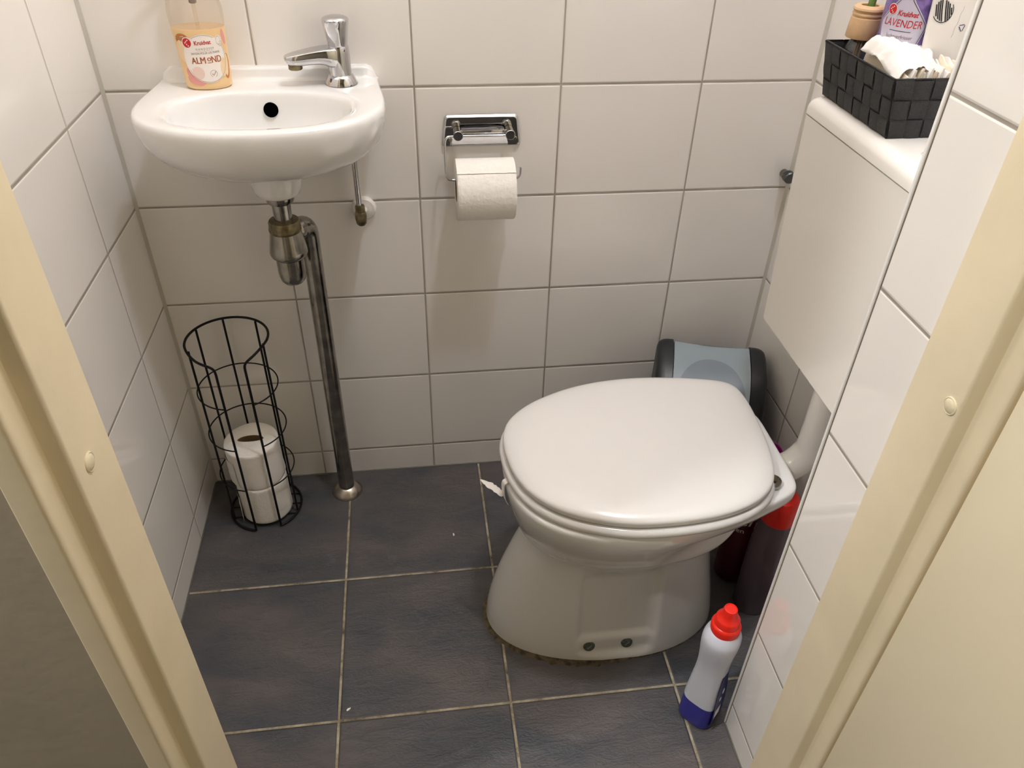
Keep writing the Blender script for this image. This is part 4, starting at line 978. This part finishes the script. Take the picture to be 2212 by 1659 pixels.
db = thing('shampoo_bottle', 'dark red bottle with pale script lettering in the shadow behind the toilet', 'bottle', (1.0850, -0.3750, 0))
bm = bmesh.new(); lathe(bm, [(0.030, 0.0), (0.0335, 0.006), (0.034, 0.10), (0.034, 0.20), (0.030, 0.222), (0.018, 0.232), (0.014, 0.2335)], (1.0850, -0.3750, 0), n=36); link('bottle_body', bm, M['darkbottle'], db)
bm = bmesh.new(); lathe(bm, [(0.0155, 0.2325), (0.016, 0.234), (0.016, 0.2500), (0.014, 0.2525), (0.001, 0.253)], (1.0850, -0.3750, 0), n=28); link('bottle_cap', bm, M['binblack'], db)
def db_f(s, h):
    th = R(-118) + s / 0.034; return Vector((1.085 + 0.0344 * math.cos(th), -0.375 + 0.0344 * math.sin(th), h))
bm = bmesh.new(); print_text(bm, db_f, 'Hei', -0.014, 0.178, 0.036, 0.10, shear=0.3, bold=0.0003); print_text(bm, db_f, 'Ren', -0.010, 0.152, 0.0165, 0.10); link('bottle_lettering', bm, M['label'], db, smooth=False)

# floor bottle: hourglass toilet cleaner
fb = thing('toilet_cleaner_bottle', 'milky bottle with red cap and blue base standing by the partition wall', 'bottle', (0.922, -0.669, 0))
FA = R(42)
FBP = [(0.0, 0.0235, 0.0265), (0.004, 0.0262, 0.0292), (0.012, 0.0270, 0.0300), (0.040, 0.0262, 0.0300), (0.070, 0.0248, 0.0290), (0.100, 0.0232, 0.0270), (0.130, 0.0222, 0.0250), (0.155, 0.0230, 0.0245), (0.180, 0.0260, 0.0260), (0.200, 0.0295, 0.0280), (0.215, 0.0312, 0.0290), (0.226, 0.0308, 0.0285), (0.234, 0.0275, 0.0260), (0.240, 0.0232, 0.0230), (0.243, 0.0215, 0.0215)]
def fb_ring(h, k=0.0, n=56):
    a, b = interp(FBP, h); ex = 3.2 - 1.0 * sstep(0.1, 0.22, h); r = []
    for i in range(n):
        t = 2 * PI * i / n; x, y = sup(t, a + k, a + k, b + k, b + k, ex, 0, 0)
        r.append((0.919 + x * math.cos(FA) - y * math.sin(FA) + 0.003 * h / 0.28, -0.669 + x * math.sin(FA) + y * math.cos(FA), h))
    return r
bm = bmesh.new(); loft(bm, [fb_ring(0.058 + (0.243 - 0.058) * k / 44) for k in range(45)]); link('bottle_body', bm, M['hdpe'], fb, ang=60)
bm = bmesh.new(); loft(bm, [fb_ring(0.0585 * k / 20) for k in range(21)]); c_ = link('blue_filling', bm, M['bluel'], fb, ang=60); c_['label'] = 'dark blue liquid showing through the bottom of the bottle'
bm = bmesh.new(); zc = 0.242
rings = []
for r_, h in ((0.0240, 0.236), (0.0262, 0.238), (0.0268, 0.250), (0.0250, 0.2535), (0.0225, 0.2550), (0.0215, 0.2660), (0.0196, 0.2685), (0.0165, 0.2710), (0.0135, 0.2800), (0.0120, 0.2880), (0.0112, 0.2895), (0.0095, 0.2897), (0.0090, 0.2885), (0.0001, 0.2885)):
    rings.append((r_ * 0.86, 0.240 + (h - 0.236) * 0.98))
lathe(bm, rings, (0.922, -0.669, 0), n=40); c_ = link('bottle_cap', bm, M['capred'], fb); c_['label'] = 'stepped red screw cap'
bm = bmesh.new()
def fb_f(s, h):   # label on the long side facing the partition
    a, b = interp(FBP, h); q = Vector((a + 0.0005, s, 0)); th = FA - PI / 2
    # local side: +x of the rotated section turned to the camera's right
    x, y = s, -(b + 0.0006); return Vector((0.919 + x * math.cos(FA) - y * math.sin(FA) + 0.003 * h / 0.28, -0.669 + x * math.sin(FA) + y * math.cos(FA), h))
rows = []
for j in range(25):
    h = 0.012 + 0.130 * j / 24; a, b = interp(FBP, h); wd = a * 0.72 * (1 if h < 0.1 else 1 - 0.4 * (h - 0.1) / 0.042)
    rows.append([bm.verts.new(fb_f(-wd + 2 * wd * k / 6, h)) for k in range(7)])
for a, b in zip(rows, rows[1:]):
    for i in range(6): bm.faces.new((a[i], a[i + 1], b[i + 1], b[i])).material_index = 0
fb_g = lambda s, h: fb_f(s, h) + Vector((math.sin(FA), -math.cos(FA), 0)) * 0.0003
print_ellipse(bm, fb_g, 0.004, 0.095, 0.0040, 0.0065, mi=1, n=20, rings=2); print_ellipse(bm, fb_g, -0.003, 0.080, 0.0035, 0.005, mi=1, n=20, rings=2)
print_poly(bm, fb_g, [(-0.012, 0.032), (0.006, 0.032), (0.006, 0.056), (-0.012, 0.056)], 1)
c_ = link('side_label', bm, [M['blued'], M['dots']], fb, smooth=False); c_['label'] = 'dark blue side label with white marks'

# ------------------------------------------------------------------ woven basket on the cistern
GX0, GX1, GY0, GY1, GZ, GH = 1.0850, 1.1960, -0.4370, -0.2560, 0.9236, 0.0730
FLx, FLy = 0.0165, 0.0045
bk = thing('woven_basket', 'small black woven strap basket standing on the cistern', 'basket', (1.14, -0.345, GZ))
TPC = [(GX0 - FLx * 0.9, GY1 + 0.001), (GX0 - FLx * 0.9, GY0 - FLy), (GX1 + 0.003, GY0 - FLy), (GX1 + 0.003, GY1 + 0.001)]
BTC = [(GX0, GY1), (GX0, GY0), (GX1, GY0), (GX1, GY1)]
def weave_side(a, b, outn, ncol, nrow, par=0):
    bm = bmesh.new(); p0, p1 = Vector((*BTC[a], GZ)), Vector((*BTC[b], GZ)); q0, q1 = Vector((*TPC[a], GZ + GH)), Vector((*TPC[b], GZ + GH)); o = Vector(outn)
    amp = 0.0017; th = 0.0007; rh = GH / nrow
    def P(f, h, k): t = h / GH; return p0.lerp(p1, f).lerp(q0.lerp(q1, f), t) + o * k
    def wv(x, par_): c = min(int(x), 99); return amp * (abs(math.sin(PI * x)) ** 0.45) * (1 if (c + par_) % 2 else -1)
    for c in range(ncol):                       # upright straps
        s0, s1 = (c + 0.03) / ncol, (c + 0.97) / ncol; rings = []
        for j in range(nrow * 8 + 1):
            h = GH * j / (nrow * 8); k = wv(min(h / rh, nrow - 1e-6), c + par)
            rings.append([P(s0, h, k + th), P(s1, h, k + th), P(s1, h, k - th), P(s0, h, k - th)])
        rings.append([P(s0, GH + 0.0016, th * 1.5), P(s1, GH + 0.0016, th * 1.5), P(s1, GH + 0.0016, -th * 2.5), P(s0, GH + 0.0016, -th * 2.5)])
        loft(bm, rings)
    for r_ in range(nrow):                      # level straps
        h0, h1 = r_ * rh + rh * 0.03, (r_ + 1) * rh - rh * 0.04; rings = []
        for j in range(ncol * 8 + 1):
            x = min(j / 8, ncol - 1e-6); k = -wv(x, r_ + par)
            rings.append([P(j / (ncol * 8), h0, k + th), P(j / (ncol * 8), h1, k + th), P(j / (ncol * 8), h1, k - th), P(j / (ncol * 8), h0, k - th)])
        loft(bm, rings)
    return link('woven_side', bm, M['weave'], bk, ang=30)
weave_side(0, 1, (-1, 0, 0), 8, 3)
weave_side(1, 2, (0, -1, 0), 5, 3, 1)
weave_side(2, 3, (1, 0, 0), 8, 3)
weave_side(3, 0, (0, 1, 0), 5, 3)
bm = bmesh.new(); box(bm, GX0, GX1, GY0, GY1, GZ, GZ + 0.0018, 0.0005); link('basket_bottom', bm, M['weave'], bk)
bm = bmesh.new()
tp = TPC; bp_ = BTC; _unused = [(GX0 - FLx * 0.9, GY1 + 0.001), (GX0 - FLx * 0.9, GY0 - FLy), (GX1 + 0.003, GY0 - FLy), (GX1 + 0.003, GY1 + 0.001)]; bp_ = [(GX0, GY1), (GX0, GY0), (GX1, GY0), (GX1, GY1)]
tube(bm, [(x, y, GZ + GH) for x, y in tp], 0.0016, 10, closed=True)
for (x, y), (a, b) in zip(tp, bp_): tube(bm, [(a, b, GZ), (x, y, GZ + GH)], 0.0012, 8)
link('rim_wire', bm, M['black_wire'], bk)

# reed diffuser
DXX, DYY, DZ = 1.1050, -0.2820, GZ + 0.0020
df = thing('reed_diffuser', 'glass reed diffuser bottle with turned wooden top in the black basket', 'diffuser', (DXX, DYY, DZ))
bm = bmesh.new(); lathe(bm, [(0.0170, 0.0), (0.0185, 0.003), (0.0212, 0.028), (0.0220, 0.048), (0.0212, 0.058), (0.018, 0.070), (0.012, 0.080), (0.010, 0.086)], (DXX, DYY, DZ), n=36, cap1=False); link('glass_bottle', bm, M['glass'], df)
bm = bmesh.new(); lathe(bm, [(0.0160, 0.002), (0.0175, 0.005), (0.0203, 0.036), (0.001, 0.0362)], (DXX, DYY, DZ), n=32); link('oil', bm, M['oil'], df)
bm = bmesh.new(); lathe(bm, [(0.0054, 0.082), (0.0216, 0.0822), (0.02205, 0.0832), (0.02115, 0.098), (0.02025, 0.1075), (0.0189, 0.1085), (0.01935, 0.11), (0.02025, 0.1112), (0.01998, 0.113), (0.01845, 0.114), (0.01935, 0.1155), (0.02052, 0.1175), (0.0198, 0.12), (0.01665, 0.1225), (0.0135, 0.123), (0.01125, 0.122), (0.0108, 0.112), (9e-05, 0.111)], (DXX, DYY, DZ), n=44); c_ = link('wooden_top', bm, M['wood'], df); c_['label'] = 'turned pale wooden stopper'
for k in range(5):
    a = k * 1.3; bm = bmesh.new(); tube(bm, [(DXX - 0.006 + 0.005 * math.cos(a), DYY - 0.008 + 0.005 * math.sin(a), DZ + 0.004), (DXX + 0.003 * math.cos(a), DYY + 0.003 * math.sin(a), DZ + 0.10)], 0.0013, 8); link('reed_stick', bm, M['stick'], df)
bm = bmesh.new(); tube(bm, [(DXX + 0.001, DYY, DZ + 0.108), (DXX + 0.002, DYY - 0.001, DZ + 0.15), (DXX + 0.006, DYY - 0.002, DZ + 0.21), (DXX + 0.012, DYY - 0.002, DZ + 0.26)], [0.0052, 0.0048, 0.0045, 0.004], 8)
for k in range(3):
    a = 2 * PI * k / 3; q = Vector((DXX + 0.012, DYY - 0.002, DZ + 0.26)); tube(bm, [q, q + Vector((0.012 * math.cos(a), 0.012 * math.sin(a), 0.018)), q + Vector((0.02 * math.cos(a), 0.02 * math.sin(a), 0.014))], [0.003, 0.006, 0.001], 8)
c_ = link('green_stem', bm, M['green'], df); c_['label'] = 'green artificial stem'

# air freshener can
AX, AY, AZ = 1.1330, -0.3350, GZ + 0.0020
can = thing('air_freshener_can', 'purple lavender air freshener can standing in the black basket', 'spray can', (AX, AY, AZ))
bm = bmesh.new(); lathe(bm, [(0.029, 0.0), (0.031, 0.002), (0.0330, 0.008), (0.0335, 0.02), (0.0335, 0.175), (0.0325, 0.180), (0.026, 0.192), (0.024, 0.194)], (AX, AY, AZ), n=48); link('can_body', bm, M['lav'], can)
bm = bmesh.new(); lathe(bm, [(0.025, 0.193), (0.0255, 0.196), (0.0245, 0.218), (0.021, 0.226), (0.012, 0.230), (0.001, 0.2305)], (AX, AY, AZ), n=40); link('can_cap', bm, M['plasticw'], can)
def can_f(k):
    def f(s, h):
        th = R(-122.5) + s / 0.0335; return Vector((AX + (0.0335 + k) * math.cos(th), AY + (0.0335 + k) * math.sin(th), h))
    return f
_cf = can_f
def can_f(k):
    f = _cf(k); return lambda s, h: f(s - 0.0075, h + 0.0085)
g1, g2, g3 = can_f(0.0004), can_f(0.0007), can_f(0.0010)
bm = bmesh.new()
def halfw(z):   # label outline: pointed top, wide middle
    if z > 1.0600: return max(0.0008, (1.085 - z) / 0.025 * 0.0095 + 0.0)
    if z > 1.0330: return 0.0095 + (1.0600 - z) / 0.027 * 0.0225
    if z > 1.0280: return 0.032
    return 0.032 - (1.0280 - z) / 0.045 * 0.014
def lab_fill(f, grow, mi):
    rows = []
    for j in range(45):
        z = 0.985 + (1.086 - 0.985) * j / 44; hw = max(0.0003, halfw(z) + grow); rows.append([bm.verts.new(f(-0.001 + hw * (k / 12 - 1), z)) for k in range(25)])
    for a, b in zip(rows, rows[1:]):
        for i in range(24): bm.faces.new((a[i], a[i + 1], b[i + 1], b[i])).material_index = mi
lab_fill(g1, 0.0, 0)
for sg in (-1, 1):
    print_line(bm, g2, [(-0.001 + sg * max(0.0003, halfw(z) - 0.0022), z) for z in [0.985 + 0.1 * k / 40 for k in range(41)]], 0.0007, 3)
print_ellipse(bm, g2, -0.0165, 1.0478, 0.0066, 0.0066, mi=2); brand_badge(bm, g3, -0.0165, 1.0478, 0.0057, 1, 2, lift=can_f(0.0013))
print_text(bm, g2, 'Kruidvat', 0.0040, 1.0445, 0.0086, -0.02, shear=0.22, bold=0.00022, mi=4, xs=0.82)
print_text(bm, g2, 'LAVENDER', 0.0000, 1.0328, 0.0128, 0.0, shear=0.1, mi=4, xs=0.78)
print_line(bm, g2, [(-0.013, 1.0243), (0.0, 1.0243), (0.013, 1.0243)], 0.0007, 3)
print_text(bm, g2, 'luchtverfrisser', 0.0005, 1.0175, 0.0066, 0.0, mi=5, xs=0.85)
c_ = link('can_label', bm, [M['lavlab'], M['red'], M['dots'], M['inkblack'], M['textred'], M['textgrey']], can, smooth=False); c_['label'] = 'pale label with red lettering'
# white packaging bag
pk = thing('packaging_bag', 'white plastic packaging bag with a black striped round logo standing in the basket', 'bag', (1.17, -0.352, GZ))
BO = Vector((1.1405, -0.3810, GZ + 0.004)); BU = Vector((0.985, -0.17, 0)).normalized(); BN = Vector((BU.y, -BU.x, 0)); BW, BH2 = 0.054, 0.195
def bag_p(u, h, side):
    lean = 0.020 * h / BH2; c = 4 * (u / BW) * (1 - u / BW); e = min(1, 6 * h / BH2, 6 * (1 - h / BH2))
    k = side * (0.0012 + 0.0045 * max(0, c) ** 0.5 * max(0.05, e)) + 0.0012 * noise.noise((u * 45, h * 45, side))
    return BO + BU * (u - 0.07 * h) + BN * k + Vector((0, 0, h)) + Vector((0.0, 1, 0)) * lean * 0.3
bm = bmesh.new(); rows = []
for j in range(31):
    h = BH2 * j / 30; rows.append([bag_p(BW * i / 20, h, 1) for i in range(21)] + [bag_p(BW * i / 20, h, -1) for i in range(20, -1, -1)])
loft(bm, rows); link('bag_body', bm, M['bag'], pk, ang=60)
bm = bmesh.new(); bf = lambda s, h: bag_p(s, h, 1) + BN * 0.0005
cs, ch = 0.0135, 0.1340; rr_ = 0.0105
for k in range(9):     # the striped disc
    x0 = -0.85 + k * 0.21; x1 = x0 + 0.12
    if k == 4: continue
    pts_t, pts_b = [], []
    for q in range(7):
        yy = -1 + 2 * q / 6
    ya, yb = math.sqrt(max(0, 1 - x0 * x0)), math.sqrt(max(0, 1 - min(1, x1 * x1)))
    sl = 0.35
    print_line(bm, bf, [(cs + rr_ * ((x0 + x1) / 2 + 0.22 * (1 - 2 * t_) * -1 * min(ya, yb)), ch + rr_ * min(ya, yb) * 1.2 * (1 - 2 * t_)) for t_ in (0.0, 0.2, 0.4, 0.6, 0.8, 1.0)], 0.0014, 0)
print_ellipse(bm, bf, cs, ch, rr_ * 1.12, rr_ * 1.32, rings=1, inner=0.93, n=40, mi=0, t0=-2.6, t1=0.6)
tri = [(0.0360, 0.1180), (0.0445, 0.1195), (0.0412, 0.1105), (0.0360, 0.1180)]
for a, b in zip(tri, tri[1:]): print_line(bm, bf, [(a[0] + (b[0] - a[0]) * t_, a[1] + (b[1] - a[1]) * t_) for t_ in (0.1, 0.5, 0.86)], 0.0009, 1)
print_line(bm, bf, [(0.030 + 0.0008 * k + 0.0006 * math.sin(k * 1.7), 0.104 + 0.004 * k) for k in range(10)], 0.00025, 2)
c_ = link('printed_marks', bm, [M['inkblack'], M['inkblue'], M['textgrey']], pk, smooth=False); c_['label'] = 'black striped logo and blue recycling triangle'

# folded wrapped pads, one behind the other
pad_n = 16
for k in range(pad_n):
    rnd = random.Random(50 + k)
    x = 1.0900 + k * 0.0063; y0, y1 = (-0.4310 + rnd.uniform(-0.001, 0.001), (-0.3300 if x < 1.097 else (-0.3760 if x < 1.128 else -0.3990))); zt = 1.0060 + rnd.uniform(-0.004, 0.005) + (0.004 if k > 3 else 0)
    th = 0.0024; rows = []; nh, nyy = 16, 14
    lean = 0.002 + 0.001 * math.sin(k)
    def P(i, j, sd):
        y = y0 + (y1 - y0) * i / nyy; t = j / nh; z = GZ + 0.0035 + (zt - GZ - 0.0035) * t
        xx = x + lean * t + 0.0011 * noise.noise((y * 30, z * 30, k * 3.1)) * (1 + 2 * t * t)
        z += (t ** 3) * (0.0075 * noise.noise((y * 28 + k * 7.3, k * 1.7, 0)) + 0.003 * noise.noise((y * 90, k * 9.1, 2)) - 0.010 * sstep(y0 + 0.04, y0, y) * (0.4 + 0.6 * rnd_e))
        fold = sstep(0.86, 1.0, t); xx += sd * th * (1 - 0.55 * fold) + fold * 0.0030 * noise.noise((y * 50, k * 4.0, 9))
        return Vector((xx, y, z))
    rnd_e = rnd.random()
    bm = bmesh.new()
    loft(bm, [[P(i, j, -1) for i in range(nyy + 1)] + [P(i, j, 1) for i in range(nyy, -1, -1)] for j in range(nh + 1)])
    pd = link('wrapped_pad', bm, M['pad'] if k % 3 else M['pad2'], None, ang=60)
    tag(pd, 'white folded paper wrapped pad in the packed row inside the black basket', 'sanitary pad', group='wrapped pads in the basket')
# the crumpled loose wrapper over the front pads
bm = bmesh.new(); rows = []
for j in range(27):
    row = []
    for i in range(33):
        u = i / 32; v = j / 26
        y = -0.333 - 0.094 * u; x = 1.078 + 0.062 * v + 0.003 * math.sin(9 * u + 3 * v)
        base = 1.0150 + 0.0085 * math.sin(PI * min(1, v * 1.15)) - 0.0180 * sstep(0.55, 1.0, u) * (1 - 0.3 * v) - 0.010 * sstep(0.16, 0.0, v)
        z = base + 0.0042 * noise.noise((u * 3.2, v * 9, 4)) + 0.0022 * noise.noise((u * 9, v * 22, 8)) + 0.0011 * noise.noise((u * 22, v * 50, 1))
        row.append(Vector((x + 0.003 * noise.noise((u * 6, v * 6, 7)), y + 0.002 * noise.noise((u * 5, v * 18, 2)), z)))
    rows.append(row)
V = [[bm.verts.new(p) for p in r] for r in rows]
for a, b in zip(V, V[1:]):
    for i in range(32): bm.faces.new((a[i], a[i + 1], b[i + 1], b[i]))
lw = link('loose_wrapper', bm, M['pad'], None, ang=180)
sm = lw.modifiers.new('thickness', 'SOLIDIFY'); sm.thickness = 0.0006
tag(lw, 'crumpled white tissue wrapper lying over the pads in the basket', 'wrapper')

# ------------------------------------------------------------------ crumbs on the floor
def scrap(x, y, a, b, rot, label, seed):
    rnd = random.Random(seed); bm = bmesh.new(); n_ = 9; top, bot = [], []
    for i in range(n_):
        t = 2 * PI * i / n_; r1 = 0.75 + 0.35 * rnd.random(); px, py = a * r1 * math.cos(t), b * r1 * math.sin(t)
        X = x + px * math.cos(rot) - py * math.sin(rot); Y = y + px * math.sin(rot) + py * math.cos(rot); bot.append((X, Y, 0.0002)); top.append((X, Y, 0.0010 + 0.0010 * rnd.random()))
    loft(bm, [bot, top]); o = link('paper_scrap', bm, M['paper'], None, smooth=False); tag(o, label, 'paper scrap')
scrap(0.5274, -0.2173, 0.0018, 0.0042, 0.2, 'tiny white paper scrap on the tile left of the toilet', 1)
scrap(0.3205, -0.5934, 0.0042, 0.0020, 0.7, 'tiny white paper scrap near the front floor joint', 2)
